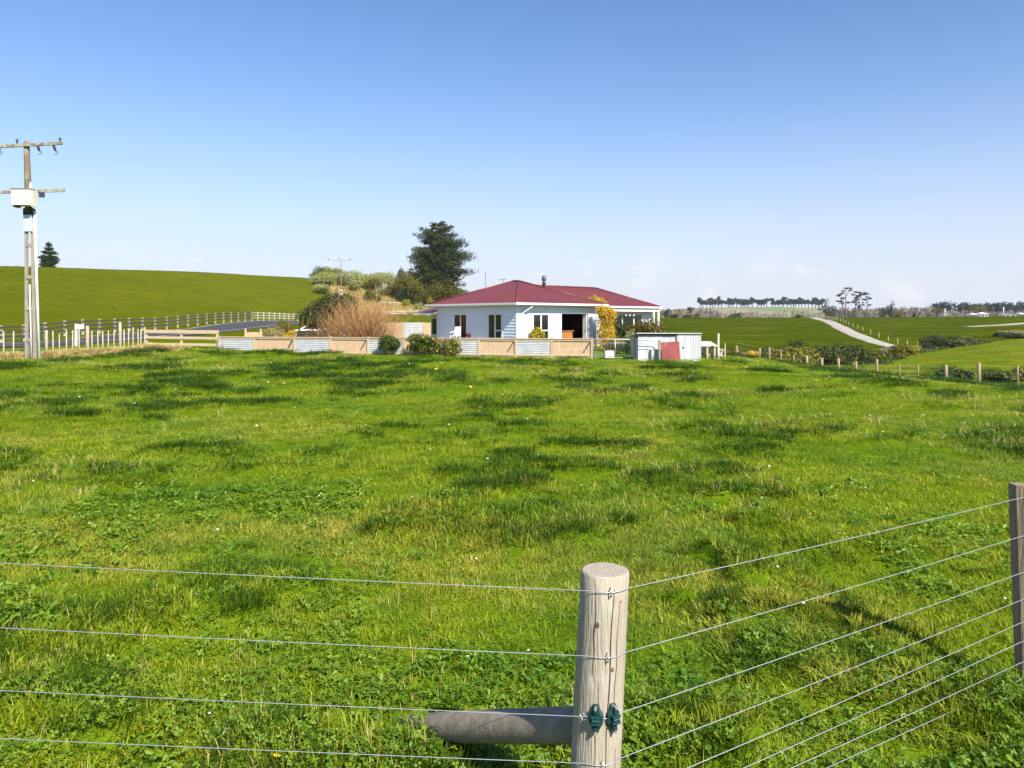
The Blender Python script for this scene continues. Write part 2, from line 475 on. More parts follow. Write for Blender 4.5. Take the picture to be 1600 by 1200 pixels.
for nm, val in (('turf', turf), ('deep', deep), ('light', light), ('dry', dry), ('yard', yard), ('pale', pale)):
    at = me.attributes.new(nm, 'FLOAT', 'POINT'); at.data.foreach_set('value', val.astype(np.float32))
tag(terrain, kind='structure')

def catmull(pts, step):
    P = [Vector(p) for p in pts]; P = [P[0]*2 - P[1]] + P + [P[-1]*2 - P[-2]]
    out = []
    for i in range(1, len(P)-2):
        L = (P[i+1]-P[i]).length; k = max(2, int(L/step))
        for j in range(k):
            t = j/k
            out.append(.5*((2*P[i]) + (P[i+1]-P[i-1])*t + (2*P[i-1]-5*P[i]+4*P[i+1]-P[i+2])*t*t + (3*P[i]-P[i-1]-3*P[i+1]+P[i+2])*t**3))
    out.append(P[-2]); return out
def ribbon(name, pts, width, lift, m, off=0.0, na=7, step=1.5, parent=None):
    c = catmull(pts, step); V = []; F = []
    for i, p in enumerate(c):
        t = (c[min(i+1, len(c)-1)] - c[max(i-1, 0)]).normalized(); s = Vector((t.y, -t.x))
        wob = 1 + (.18*(vnoise(p.x*.31, p.y*.31, 77) - .5) + .16*(vnoise(p.x*1.1, p.y*1.1, 78) - .5) if m is M_gravel else 0)
        for k in range(na):
            o = off + (k/(na-1) - .5) * width * wob
            q = p + s*o
            edge = 1 - abs(k/(na-1) - .5)*2
            V.append((q.x, q.y, G(q.x, q.y) + lift*(.35 + .65*min(1, edge*3)) if off == 0 and name != 'edge_line' else G(q.x, q.y) + lift))
    for i in range(len(c)-1):
        for k in range(na-1):
            F.append((i*na+k, i*na+k+1, (i+1)*na+k+1, (i+1)*na+k))
    o = np_mesh(name, V, F, m, parent, smooth=True)
    if o.data.polygons[0].normal.z < 0: o.data.flip_normals()
    return o
M_asph = mat('asphalt', (.042, .040, .044), (.062, .059, .062), rough=.9, scale=2.5, bump=.3, bscale=60)
M_paint = mat('road_paint', (.72, .72, .70), (.55, .55, .52), rough=.7, scale=6)
M_gravel = mat('track_gravel', (.42, .38, .32), (.27, .25, .20), rough=.95, scale=1.2, bump=.5, bscale=9)
ROAD = [(-75, 33), (-52, 39.5), (-38, 44.5), (-32.5, 53), (-31.5, 66), (-32.5, 85), (-33.5, 107), (-34, 130), (-32, 155), (-27, 175), (-17, 190), (-4, 200), (14, 210)]
road = tag(ribbon('road', ROAD, 6.4, .10, M_asph), kind='structure')
ribbon('edge_line', ROAD, .13, .125, M_paint, off=2.85, na=2, parent=road)
ribbon('edge_line', ROAD, .13, .125, M_paint, off=-2.85, na=2, parent=road)
drv = []
for (px, py) in ((1276, 497.6), (1290, 501), (1304, 507), (1322, 516.5), (1345, 526.5), (1372, 536), (1402, 543.5)):
    y = ray_ground(px, py, 88, 400); drv.append((X(px, y), y))
drv = [(drv[0][0]*1.12 - 2, drv[0][1]*1.12)] + drv
tag(ribbon('driveway', drv, 2.7, .12, M_gravel), kind='structure')
tr = []
for (px, py) in ((1508, 510.8), (1540, 509.6), (1575, 507.6), (1610, 505), (1680, 500)):
    y = ray_ground(px, py, 100, 400); tr.append((X(px, y), y))
tag(ribbon('farm_track', tr, 2.4, .12, M_gravel), kind='structure')

# ------------------------------------------------------------------ pasture grass (uncountable: scattered tufts)
def blades(m, Rr, L0, L1, w0, w1, lean, seed, flat=0):
    g = np.random.default_rng(seed)
    a = g.uniform(0, 2*np.pi, m); r = Rr*np.sqrt(g.uniform(0, 1, m))
    base = np.stack([r*np.cos(a), r*np.sin(a), np.full(m, -.012)], 1)
    la = a + g.normal(0, .9, m)
    ln = np.abs(g.normal(lean, lean*.55, m)); L = g.uniform(L0, L1, m); w = g.uniform(w0, w1, m)
    d = np.stack([np.cos(la), np.sin(la), np.zeros(m)], 1)
    s = np.stack([-np.sin(la + g.normal(0, .6, m)), np.cos(la + g.normal(0, .6, m)), np.zeros(m)], 1)
    up = np.array([0, 0, 1.])
    mid = base + (d*np.sin(ln*.55)[:, None] + up*np.cos(ln*.55)[:, None]) * (L*.55)[:, None]
    tip = mid + (d*np.sin(np.minimum(ln*1.5, 1.9))[:, None] + up*np.cos(np.minimum(ln*1.5, 1.9))[:, None]) * (L*.5)[:, None]
    V = np.stack([base - s*(w*.5)[:, None], base + s*(w*.5)[:, None], mid + s*(w*.48)[:, None], mid - s*(w*.48)[:, None], tip], 1).reshape(-1, 3)
    k = np.arange(m)[:, None]*5
    F = np.concatenate([k + np.array([[0, 1, 2]]), k + np.array([[0, 2, 3]]), k + np.array([[3, 2, 4]])])
    return V, F, np.repeat(np.clip(g.normal(.5, .25, m), 0, 1), 5)
def clover(m, Rr, h0, h1, s0, s1, seed, lobes=3, asp=.78):
    g = np.random.default_rng(seed); V = []; F = []; T = []
    for i in range(m):
        a = g.uniform(0, 2*np.pi); r = Rr*math.sqrt(g.uniform()); h = g.uniform(h0, h1); sz = g.uniform(s0, s1)
        c = np.array([r*math.cos(a), r*math.sin(a), h]); t = g.uniform()
        tilt = Matrix.Rotation(g.normal(0, .45), 3, 'X') @ Matrix.Rotation(g.normal(0, .45), 3, 'Y')
        a0 = g.uniform(0, 2*np.pi)
        for k in range(lobes):
            b = a0 + 2*np.pi*k/lobes
            pts = [(0, 0, 0), (.42, -.42*asp, .10), (.85, -.40*asp, .06), (1.0, 0, -.05), (.85, .40*asp, .06), (.42, .42*asp, .10)]
            n0 = len(V)
            for p in pts:
                q = tilt @ Vector((sz*(p[0]*math.cos(b) - p[1]*math.sin(b)), sz*(p[0]*math.sin(b) + p[1]*math.cos(b)), sz*p[2]))
                V.append(c + np.array(q)); T.append(t)
            F += [(n0, n0+1, n0+2), (n0, n0+2, n0+3), (n0, n0+3, n0+4), (n0, n0+4, n0+5)]
    return np.array(V), np.array(F), np.array(T)
PATCH = [((.66, .84, .8), .35, .44, .62, 3.0), ((1.42, 1.13, 2.8), .30, .50, .66, 17.0), ((.66, .82, .8), 1.9, .50, .66, 40.0), ((1.22, 1.08, 1.6), .9, .54, .7, 80.0)]
M_grass = leaf_mat('grass_blade', (.155, .222, .006), (.345, .405, .024), trans=.38, patch=PATCH, spec=.15, rough=.5)
M_lush = leaf_mat('shaded_lush_blade', (.017, .052, .002), (.060, .115, .005), trans=.28, spec=.15, rough=.5)  # lush dark green, with the clumps' own shading also put into the colour
M_clov = leaf_mat('clover_leaf', (.085, .190, .007), (.230, .320, .022), trans=.38, patch=PATCH[:1], spec=.35, rough=.45)
M_straw = leaf_mat('dry_blade', (.52, .40, .14), (.66, .53, .23), trans=.3, tcol=(1, .95, .8))
tuft_cols = {}
def source(colname, objs):
    c = bpy.data.collections.new(colname)
    for o in objs: c.objects.link(o)
    tuft_cols[colname] = c
source('tuft_lush', [np_mesh('s%02d' % k, *blades(60, .12, .04, .095, .0024, .0050, .95, 300+k)[:2], M_lush, tint=blades(60, .12, .04, .095, .0024, .0050, .95, 300+k)[2], link=False) for k in range(4)])
source('tuft_clover', [np_mesh('s%02d' % k, *clover(26, .11, .02, .065, .010, .021, 400+k)[:2], M_clov, tint=clover(26, .11, .02, .065, .010, .021, 400+k)[2], link=False) for k in range(5)])
source('tuft_weed', [np_mesh('s%02d' % k, *clover(14, .10, .015, .06, .022, .040, 450+k, lobes=2, asp=.62)[:2], M_clov, tint=clover(14, .10, .015, .06, .022, .040, 450+k, lobes=2, asp=.62)[2], link=False) for k in range(4)])
source('tuft_dry', [np_mesh('s%02d' % k, *blades(13, .09, .05, .13, .0016, .0034, 1.15, 500+k)[:2], M_straw, tint=blades(13, .09, .05, .13, .0016, .0034, 1.15, 500+k)[2], link=False) for k in range(4)])
source('tuft_long', [np_mesh('s%02d' % k, *blades(60, .22, .25, .55, .012, .024, .5, 600+k)[:2], M_straw, tint=blades(60, .22, .25, .55, .012, .024, .5, 600+k)[2], link=False) for k in range(4)])

def scatter(name, colname, pts, sxy, sz, nvar, seed, tilt=.12, quarter=False, slope=None):
    g = np.random.default_rng(seed); n = len(pts)
    me = bpy.data.meshes.new(name)
    me.vertices.add(n); me.vertices.foreach_set('co', np.asarray(pts, np.float32).ravel())
    rot = np.stack([g.normal(0, tilt, n), g.normal(0, tilt, n), g.uniform(0, 6.283, n)], 1)
    if quarter: rot[:, 2] = g.integers(0, 4, n)*math.pi/2
    if slope is not None:                       # lay each sod along the lie of the land
        out = []
        for a, b, r in zip(slope[0], slope[1], rot[:, 2]):
            q = Vector((0, 0, 1)).rotation_difference(Vector((-a, -b, 1)).normalized())
            out.append(tuple((q.to_matrix() @ Matrix.Rotation(r, 3, 'Z')).to_euler()))
        rot = np.array(out)
    scl = np.stack([sxy, sxy, sz], 1)
    for nm, val in (('rot', rot), ('scl', scl)):
        at = me.attributes.new(nm, 'FLOAT_VECTOR', 'POINT'); at.data.foreach_set('vector', val.astype(np.float32).ravel())
    at = me.attributes.new('idx', 'INT', 'POINT'); at.data.foreach_set('value', g.integers(0, nvar, n).astype(np.int32))
    o = bpy.data.objects.new(name, me); COL.objects.link(o)
    ng = bpy.data.node_groups.new('scatter_' + name, 'GeometryNodeTree')
    ng.interface.new_socket('Geometry', in_out='INPUT', socket_type='NodeSocketGeometry')
    ng.interface.new_socket('Geometry', in_out='OUTPUT', socket_type='NodeSocketGeometry')
    N, L = ng.nodes, ng.links
    gi, go = N.new('NodeGroupInput'), N.new('NodeGroupOutput')
    ci = N.new('GeometryNodeCollectionInfo'); ci.inputs['Collection'].default_value = tuft_cols[colname]
    ci.inputs['Separate Children'].default_value = True; ci.inputs['Reset Children'].default_value = True
    ip = N.new('GeometryNodeInstanceOnPoints'); ip.inputs['Pick Instance'].default_value = True
    def na(nm, ty):
        a = N.new('GeometryNodeInputNamedAttribute'); a.data_type = ty; a.inputs['Name'].default_value = nm; return a.outputs['Attribute']
    L.new(gi.outputs[0], ip.inputs['Points']); L.new(ci.outputs[0], ip.inputs['Instance'])
    L.new(na('rot', 'FLOAT_VECTOR'), ip.inputs['Rotation']); L.new(na('scl', 'FLOAT_VECTOR'), ip.inputs['Scale'])
    L.new(na('idx', 'INT'), ip.inputs['Instance Index'])
    L.new(ip.outputs[0], go.inputs[0])
    md = o.modifiers.new('scatter', 'NODES'); md.node_group = ng
    return o

def field_points(n, y0, y1, p, seed, half=.76):
    """points in the wedge seen by the photograph and a few steps to either side, thinning with distance as Y**-p"""
    g = np.random.default_rng(seed)
    u = g.uniform(0, 1, n); e = 2 - p
    y = (y0**e + u*(y1**e - y0**e))**(1/e)
    x = g.uniform(-1, 1, n) * (half*y + 1.6)
    return x, y
def in_paddock(x, y):
    ok = y < np.where(x < FENCE_B.x, fence_y(x) - .12, np.where(x < 9.6, 34.4, np.where(x > .37*y + 1.0, 90, 62)))
    ok &= ~((x < -12) & (y > 31.0 + (x + 22) * 1.35) & (x < -17.2))
    ok &= ~((x < -17.2) & (y > 31.6 + (x + 22) * 1.35))
    return ok
def size(y): return np.clip(y/5.0, 1, None)**.72
def tall(y): return np.clip(y/6.0, 1, None)**.22

def lay(name, col, n, y0, y1, p, nvar, seed, keep, hs=1.0, ws=1.0, label=None, cat='grass', ex=1.0):
    x, y = field_points(n, y0, y1, p, seed)
    g = np.random.default_rng(seed+1)
    k = in_paddock(x, y) & keep(x, y, g)
    x, y = x[k], y[k]; m = len(x)
    z = ground(x, y) - .004
    l = lush_field(x, y)
    o = scatter(name, col, np.stack([x, y, z], 1), size(y)**ex*ws*g.uniform(.8, 1.25, m), tall(y)*hs*(.75 + .6*l)*g.uniform(.75, 1.3, m), nvar, seed)
    tag(o, label, cat, kind='stuff')
    return m
cnt = {}
def tile(name, half, ntuft, ws, hs, seed, fn):
    """one square sod of many tufts, so that a few sods carpet the field"""
    g = np.random.default_rng(seed); VV = []; FF = []; TT = []; n0 = 0
    for k in range(ntuft):
        V, F, T = fn(seed*1000 + k); c = g.uniform(-half, half, 2); a = g.uniform(0, 6.28); w = ws*g.uniform(.8, 1.3); h = hs*g.uniform(.65, 1.3)
        R2 = np.array([[math.cos(a), -math.sin(a)], [math.sin(a), math.cos(a)]])
        W = np.empty_like(V); W[:, :2] = (V[:, :2]*w) @ R2.T + c; W[:, 2] = V[:, 2]*h
        VV.append(W); FF.append(F + n0); TT.append(np.clip(T + g.normal(0, .16), 0, 1)); n0 += len(V)
    return np_mesh(name, np.concatenate(VV), np.concatenate(FF), M_grass, tint=np.concatenate(TT), link=False)
SODS = (  # half size, tufts, width and height factors, near and far limits
    ('sod_near', .25, 34, 1.10, 1.0, 1.2, 7.5, lambda sd: blades(48, .085, .032, .082, .003, .0060, .90, sd)),
    ('sod_mid', .55, 52, 1.75, 1.15, 7.0, 19, lambda sd: blades(58, .09, .032, .080, .0024, .0048, .95, sd)),
    ('sod_far', 1.5, 90, 3.3, 1.5, 18, 90, lambda sd: blades(54, .09, .032, .076, .0020, .0040, .95, sd)))
for si, (nm, half, nt, ws, hs, y0, y1, fn) in enumerate(SODS):
    source(nm, [tile('s%02d' % k, half, nt, ws, hs, 70 + si*10 + k, fn) for k in range(5)])
    g = np.random.default_rng(700 + si); st = half*2
    gx, gy = np.meshgrid(np.arange(-.80*y1 - 2, .80*y1 + 2, st), np.arange(y0, y1, st)); x, y = gx.ravel(), gy.ravel()
    x = x + g.uniform(-.12, .12, len(x))*st; y = y + g.uniform(-.12, .12, len(y))*st
    k = (np.abs(x) < .76*y + 1.8 + half) & in_paddock(x, y - half*.6); x, y = x[k], y[k]
    e = half*.8
    z = .5*ground(x, y) + .125*(ground(x+e, y) + ground(x-e, y) + ground(x, y+e) + ground(x, y-e)) - .006
    sx, sy = (ground(x+e, y) - ground(x-e, y))/(2*e), (ground(x, y+e) - ground(x, y-e))/(2*e)
    o = scatter('pasture_grass', nm, np.stack([x, y, z], 1), g.uniform(1.0, 1.12, len(x)), g.uniform(.85, 1.15, len(x))*(.8 + .5*lush_field(x, y)), 5, 720 + si, tilt=0, quarter=True, slope=(sx, sy))
    tag(o, ('short yellow-green pasture grass around the corner post', 'short pasture grass in the middle of the paddock', 'short pasture grass reaching to the house fence')[si], 'grass', kind='stuff')
    cnt[nm] = len(x)
cnt['lush'] = lay('grass_clumps', 'tuft_lush', 44000, 1.6, 60, 1.2, 4, 33, lambda x, y, g: g.uniform(0, 1, len(x)) < sstep(.622, .69, lush_field(x, y)) , label='dark green taller grass clumps dotted over the paddock')
cnt['clov'] = lay('clover', 'tuft_clover', 6500, 1.3, 13, .8, 5, 34, lambda x, y, g: g.uniform(0, 1, len(x)) < sstep(.46, .64, vnoise(x*.6+3, y*.6, 41)) * (.25 + .75*sstep(8, 3.2, y)), ex=.1, label='bright green clover patches among the near grass', cat='clover')
cnt['weed'] = lay('broadleaf_weeds', 'tuft_weed', 3200, 1.3, 9, .7, 4, 35, lambda x, y, g: g.uniform(0, 1, len(x)) < sstep(.52, .72, vnoise(x*.5+30, y*.5, 42)), label='low broad-leaved weeds in the grass near the corner post', cat='weeds')
cnt['dry'] = lay('dry_grass', 'tuft_dry', 10000, 1.6, 40, 1.1, 4, 36, lambda x, y, g: g.uniform(0, 1, len(x)) < .75*sstep(.60, .75, vnoise(x*.35+70, y*.35, 43)), label='straw-coloured dead grass blades in worn paddock patches')
# roadside long dry grass under the wire fence
g = np.random.default_rng(50)
t = g.uniform(-.35, 1.03, 900); x = -22.3 + t*4.6 + g.normal(0, .35, 900); y = 32 + t*5.8 + g.normal(0, .35, 900)
pts = np.stack([x, y, ground(x, y)-.02], 1)
tag(scatter('roadside_grass', 'tuft_long', pts, g.uniform(.8, 1.5, 900), g.uniform(.30, .75, 900), 4, 51), 'pale straw-coloured long grass along the roadside wire fence', 'grass', kind='stuff')
g = np.random.default_rng(52)
x = g.uniform(-90, -12, 9000); y = g.uniform(172, 226, 9000); pxx = CX + FPX*x/y
k = (pxx > 520) & (pxx < 716); x, y = x[k], y[k]
tag(scatter('bank_grass', 'tuft_long', np.stack([x, y, ground(x, y)], 1), g.uniform(2.5, 4.5, len(x)), g.uniform(1.2, 2.4, len(x)), 4, 53), 'golden dry grass on the bank below the pine', 'grass', kind='stuff')
# daisies and dandelions in the grass
M_daisy = mat('daisy_white', (.85, .85, .82), rough=.7)
M_dand = mat('dandelion_yellow', (.85, .55, .02), rough=.7)
def flower(seed, r, m_):
    g = np.random.default_rng(seed); V = []; F = []
    for k in range(9):
        a = 2*np.pi*k/9; n0 = len(V)
        V += [(0, 0, .07), (r*math.cos(a-.25), r*math.sin(a-.25), .075), (r*1.15*math.cos(a), r*1.15*math.sin(a), .073), (r*math.cos(a+.25), r*math.sin(a+.25), .075)]
        F.append((n0, n0+1, n0+2, n0+3))
    return np_mesh('s00', np.array(V), np.array(F), m_, tint=np.zeros(len(V)), link=False)
source('daisy', [flower(1, .008, M_daisy)])
source('dandelion', [flower(2, .018, M_dand)])
for nm, col, n, sd, lb in (('daisies', 'daisy', 360, 61, 'tiny white daisies scattered through the paddock grass'), ('dandelions', 'dandelion', 26, 62, 'yellow dandelion flowers scattered through the paddock grass')):
    x, y = field_points(n, 2.2, 34, .9, sd); k = in_paddock(x, y); x, y = x[k], y[k]
    s = size(y)*.9
    tag(scatter(nm, col, np.stack([x, y, ground(x, y)+.0], 1), s, tall(y), 1, sd, tilt=.3), lb, 'flowers', kind='stuff')
# rush tufts on the hillsides
g = np.random.default_rng(64)
x = g.uniform(-150, 160, 9000); y = g.uniform(62, 225, 9000); pq = CX + FPX*x/y
k = (((pq < 500) & (x < -41)) | ((pq > 1030) & (y > 95))) & (g.uniform(0, 1, 9000) < sstep(.42, .7, vnoise(x*.06, y*.06, 44))); x, y = x[k], y[k]
tag(scatter('rush_tufts', 'tuft_lush', np.stack([x, y, ground(x, y)], 1), g.uniform(2.2, 5.0, len(x)), g.uniform(1.4, 3.2, len(x)), 4, 65), 'sparse darker grass tufts on the far hillsides', 'grass', kind='stuff')
print('tufts', cnt)

# ------------------------------------------------------------------ shared materials
M_post = mat('weathered_post', (.40, .345, .265), (.33, .285, .22), rough=.9, scale=6, stretch=(11, 11, .9), bump=.5, bscale=12, detail=9, c3=(.47, .43, .35), c3scale=5)
M_stay = mat('grey_log', (.32, .26, .19), (.20, .165, .12), rough=.9, scale=14, bump=.18, bscale=60)
M_brownpost = mat('brown_timber', (.33, .25, .17), (.20, .15, .10), rough=.9, scale=5, stretch=(8, 8, .7), bump=.5, bscale=9)
M_wire = mat('galvanised_wire', (.50, .52, .54), rough=.45, metal=.6, spec=.5)
M_teal = mat('teal_plastic', (.006, .036, .036), (.010, .050, .048), rough=.42, spec=.5, scale=20)
M_tim = mat('new_timber', (.56, .42, .27), (.46, .33, .20), rough=.85, scale=4, stretch=(6, 6, .8), bump=.2)
M_tim2 = mat('paling_timber', (.60, .43, .27), (.47, .32, .19), rough=.85, scale=3, stretch=(9, 9, .5), bump=.2)
M_tim_h = mat('rail_timber', (.58, .44, .29), (.46, .34, .21), rough=.85, scale=3, stretch=(.6, .6, 9), bump=.2)
M_iron = mat('galvanised_iron', (.50, .515, .53), (.39, .40, .41), rough=.6, metal=.1, scale=2.5, spec=.5)
M_white = mat('white_paint', (.80, .80, .785), (.74, .74, .72), rough=.55, scale=1.2)
M_board = mat('white_weatherboard', (.73, .785, .86), (.68, .735, .81), rough=.55, scale=.9)
M_dark = mat('dark_metal', (.03, .03, .032), rough=.6)

# ------------------------------------------------------------------ wire fence in the foreground
fore = empty('wire_fence', (X(936, 2.72), 2.72, 0), label='post and wire fence in the foreground with its round corner post', cat='fence')
FO = Vector(fore.location)
def rel(v): return tuple(Vector(v) - FO)
# corner post: lathe-like, leaning a little, worn top edge
p_top = Vector((X(945.5, 2.72), 2.72, Zpx(893, 2.72))); p_bot = Vector((X(918, 2.72), 2.72, -.25))
def round_post(name, a, b, r0, r1, m, parent, seed, n=28, rings=14, off=FO):
    g = np.random.default_rng(seed); V = []; F = []
    ph = g.uniform(0, 6.28, 4); rr = []
    for i in range(rings+3):
        if i <= rings: t = i/rings; sc = 1
        elif i == rings+1: t = 1.0035; sc = .965
        else: t = 1.006; sc = .90
        c = a.lerp(b, t) - off
        for k in range(n):
            an = 2*math.pi*k/n
            r = (r0 + (r1-r0)*t)*sc*(1 + .012*math.sin(2*an+ph[0]+t*2) + .009*math.sin(5*an+ph[1]+t*5) + .006*math.sin(9*an+ph[2]))
            V.append((c.x + r*math.cos(an), c.y + r*math.sin(an), c.z))
    R_ = rings+3
    for i in range(R_-1):
        for k in range(n):
            k2 = (k+1) % n; F.append((i*n+k, i*n+k2, (i+1)*n+k2, (i+1)*n+k))
    mb = MB(); mb.add(V, F + [tuple((R_-1)*n+k for k in range(n))])
    o = mb.build(name, m, parent, smooth=True)
    for p in o.data.polygons:
        if len(p.vertices) > 4: p.use_smooth = False
    return o
post = round_post('corner_post', p_bot, p_top, .0925, .0885, M_post, fore, 3)
tag(post, 'pale weathered round corner post of treated pine')
def axis_at(z):
    t = (z - p_bot.z)/(p_top.z - p_bot.z); return p_bot.lerp(p_top, t)
# end grain ring lines and drying cracks as thin dark grooves
M_crack = mat('crack_dark', (.10, .08, .06), rough=1)
g = np.random.default_rng(5)
for k, (an, z0, z1, w) in enumerate(((-1.32, .30, 1.03, .0016), (-1.05, .55, .98, .0012), (-1.75, .15, .70, .0012), (-.85, .05, .45, .0012), (-2.0, .72, 1.02, .001))):
    pts = []
    for i in range(12):
        z = z0 + (z1-z0)*i/11; c = axis_at(z); a2 = an + .025*math.sin(i*1.3+k)
        pts.append(rel((c.x + .0905*math.cos(a2), c.y + .0905*math.sin(a2), z)))
    MB().tube(pts, [w*(.3 + .9*math.sin(math.pi*(i+.5)/12)) for i in range(12)], 5).build('crack', M_crack, post)
M_knot = mat('knot_brown', (.15, .10, .065), (.10, .07, .05), rough=1, scale=40)
for (an, z, r_) in ((-1.92, .90, .011), (-1.2, .74, .008), (-1.75, .60, .009), (-.95, .98, .006)):
    c = axis_at(z); d = Vector((math.cos(an), math.sin(an), 0)); q = c + d*.0895
    s_ = Vector((-d.y, d.x, 0)); mb = MB()
    mb.add([rel(q + d*.0012)] + [rel(q + s_*r_*.7*math.cos(k*math.pi/6) + Vector((0, 0, r_*math.sin(k*math.pi/6)))) for k in range(12)], [(0, 1+k, 1+(k+1) % 12) for k in range(12)])
    mb.build('knot', M_knot, post)
# wires
zc = [Zpx(925, 2.63), Zpx(1027, 2.63), Zpx(1122, 2.63), Zpx(1195, 2.63), .262, .165, .085, .03]
yr = 4.0
zr = [Zpx(v, yr) for v in (776, 836, 893, 935, 970, 1000, 1032, 1058)]
xl_end = X(0, 2.95)
zl = [Zpx(v, 2.95) for v in (876, 977, 1075, 1150)]
for i in range(8):
    c = axis_at(zc[i]); front = Vector((c.x + .012, c.y - .0945, zc[i]))
    rp = Vector((c.x + .075, c.y - .055, zc[i] + .001)); lp = Vector((c.x - .055, c.y - .080, zc[i]))
    arc = [Vector((c.x + .0955*math.sin(t_), c.y - .0955*math.cos(t_), zc[i])) for t_ in np.linspace(-.55, 1.0, 9)]
    rp = arc[-1]; lp = arc[0]
    right = Vector((X(1580, yr) + .02, yr - .035, zr[i])); far = right + (right - rp)*1.1; far.z = zr[i] - .02
    def sag(a, b, s, n=10): return [a.lerp(b, t/n) - Vector((0, 0, s*4*(t/n)*(1-t/n))) for t in range(n+1)]
    pr = sag(rp, right, .006) + sag(right, far, .006)[1:]
    if i < 4:
        lend = Vector((xl_end, 2.95, zl[i])); lfar = lp + (lend - lp)*2.2
        pl = sag(lp, lfar, .010, 16)
        pts = list(reversed(pl)) + arc[1:-1] + pr
    else:
        pts = arc + pr[1:]
    MB().tube([rel(p) for p in pts], .00145, 6).build('wire', M_wire, fore, smooth=True)
def staple(c, parent, zz, dx=.0):
    x0 = c.x + .012 + dx; yy = c.y - .0925
    pts = [(x0, yy+.012, zz+.016), (x0, yy-.007, zz+.014), (x0, yy-.0075, zz), (x0, yy-.007, zz-.014), (x0, yy+.012, zz-.016)]
    MB().tube([rel(p) for p in pts], .0023, 6).build('staple', M_wire, parent, smooth=True)
for i in (0, 1, 3):
    staple(axis_at(zc[i]), post, zc[i])
def insulator(px):
    z = zc[2]; c = axis_at(z); x = X(px, 2.62); dx = x - c.x
    y = c.y - math.sqrt(max(.0905**2 - dx*dx, 1e-4))
    an = math.atan2(dx, math.sqrt(max(.0905**2 - dx*dx, 1e-4)))
    mb = MB()
    rot = Matrix.Translation(Vector((x, y, z)) - FO) @ Matrix.Rotation(an, 4, 'Z')
    # back plate: a pointed oval
    outl = [(0, .050), (.010, .048), (.013, .034), (.024, .016), (.027, 0), (.024, -.016), (.014, -.034), (.010, -.046), (0, -.050)]
    outl = outl + [(-a, b) for a, b in reversed(outl[1:-1])]
    n = len(outl); V = []
    for yy, s in ((0.004, 1), (-.008, 1), (-.013, .82)):
        V += [rot @ Vector((a*s, yy, b*s)) for a, b in outl]
    F = [tuple(range(2*n, 3*n))[::-1]]
    for r_ in (0, 1):
        for k in range(n): F.append((r_*n+k, (r_+1)*n+k, (r_+1)*n+(k+1) % n, r_*n+(k+1) % n))
    mb.add([tuple(v) for v in V], F)
    o = mb.build('insulator', M_teal, fore)
    tag(o, 'dark teal plastic claw insulator')
    b2 = MB()
    for (zz, w, h, d) in ((.012, .034, .008, .030), (-.011, .034, .008, .030), (.034, .014, .022, .024), (-.036, .015, .018, .022)):
        b2.box((-w/2, -d, zz-h/2), (w/2, -.010, zz+h/2), mat=rot)
    b2.tube([rot @ Vector((-.013, -.024, 0)), rot @ Vector((.013, -.024, 0))], .0075, 8)
    cl = b2.build('claw', M_teal, o)
    bv = cl.modifiers.new('bevel', 'BEVEL'); bv.width = .002; bv.segments = 2
    for zz in (.042, -.043):
        MB().tube([rot @ Vector((0, -.010, zz)), rot @ Vector((0, -.0275, zz))], .0045, 8).build('nail', M_wire, o)
insulator(932); insulator(958)
MB().tube([rel(Vector(axis_at(zc[2])) + Vector(p)) for p in ((-.05, -.083, 0), (-.066, -.080, .012), (-.075, -.070, .004), (-.066, -.082, -.012), (-.047, -.088, -.004))], .0013, 5).build('wire_tie', M_wire, fore)
# stay log running back to the ground
s0 = Vector((X(905, 2.80), 2.82, Zpx(1133, 2.82))); s1 = Vector((X(650, 3.66), 3.66, G(X(650, 3.66), 3.66) + .01)); sd_ = (s1 - s0).normalized()
stay = MB(); pts = [s0.lerp(s1, t/8) + sd_*(.30 if t == 8 else (-.05 if t == 0 else 0)) for t in range(9)]
stay.tube([rel(p) for p in pts], [.064, .066, .066, .067, .066, .066, .064, .062, .050], 18)
tag(stay.build('stay', M_stay, fore, smooth=True), 'grey log stay slanting from the corner post to the ground')
# right-hand line post
q1 = Vector((X(1588, 4.05) + .085, 4.07, -.2)); q0 = Vector((X(1575, 4.05) + .085, 4.07, Zpx(758, 4.05)))
mb = MB(); V = []
for t, s in ((0, 1), (.5, 1.01), (.97, 1), (1, .97)):
    c = q1.lerp(q0, t) - FO
    for (a, b) in ((-.047, -.03), (-.018, -.052), (.045, -.045), (.05, .04), (-.04, .045)):
        V.append((c.x + a*s, c.y + b*s, c.z))
F = [(i*5+k, i*5+(k+1) % 5, (i+1)*5+(k+1) % 5, (i+1)*5+k) for i in range(3) for k in range(5)] + [tuple(15+k for k in range(5))]
mb.add(V, F)
lp = mb.build('line_post', M_brownpost, fore); tag(lp, 'brown split timber line post at the right edge')

# ------------------------------------------------------------------ power pole with transformer
PY = 32.0
pole = empty('power_pole', (X(46, PY), PY, G(X(46, PY), PY)), label='tall power pole with crossarms and a cream transformer box by the road', cat='power pole')
PO = Vector(pole.location)
M_poletim = mat('pole_timber', (.25, .185, .12), (.15, .11, .075), rough=.95, scale=3, stretch=(6, 6, .6), bump=.5, c3=(.30, .29, .21), c3scale=2)
M_conc = mat('pole_concrete', (.33, .28, .23), (.24, .205, .17), rough=.95, scale=3, bump=.3, c3=(.40, .36, .31), c3scale=1.5)
M_lich = mat('lichen_timber', (.34, .36, .28), (.20, .15, .10), rough=.95, scale=6, stretch=(1.5, 1, 1), bump=.4, lo=.42, hi=.55)
M_cream = mat('cream_steel', (.66, .62, .50), (.60, .56, .45), rough=.5, scale=2)
def pz(py): return Zpx(py, PY) - PO.z
def pxx(px): return X(px, PY) - PO.x
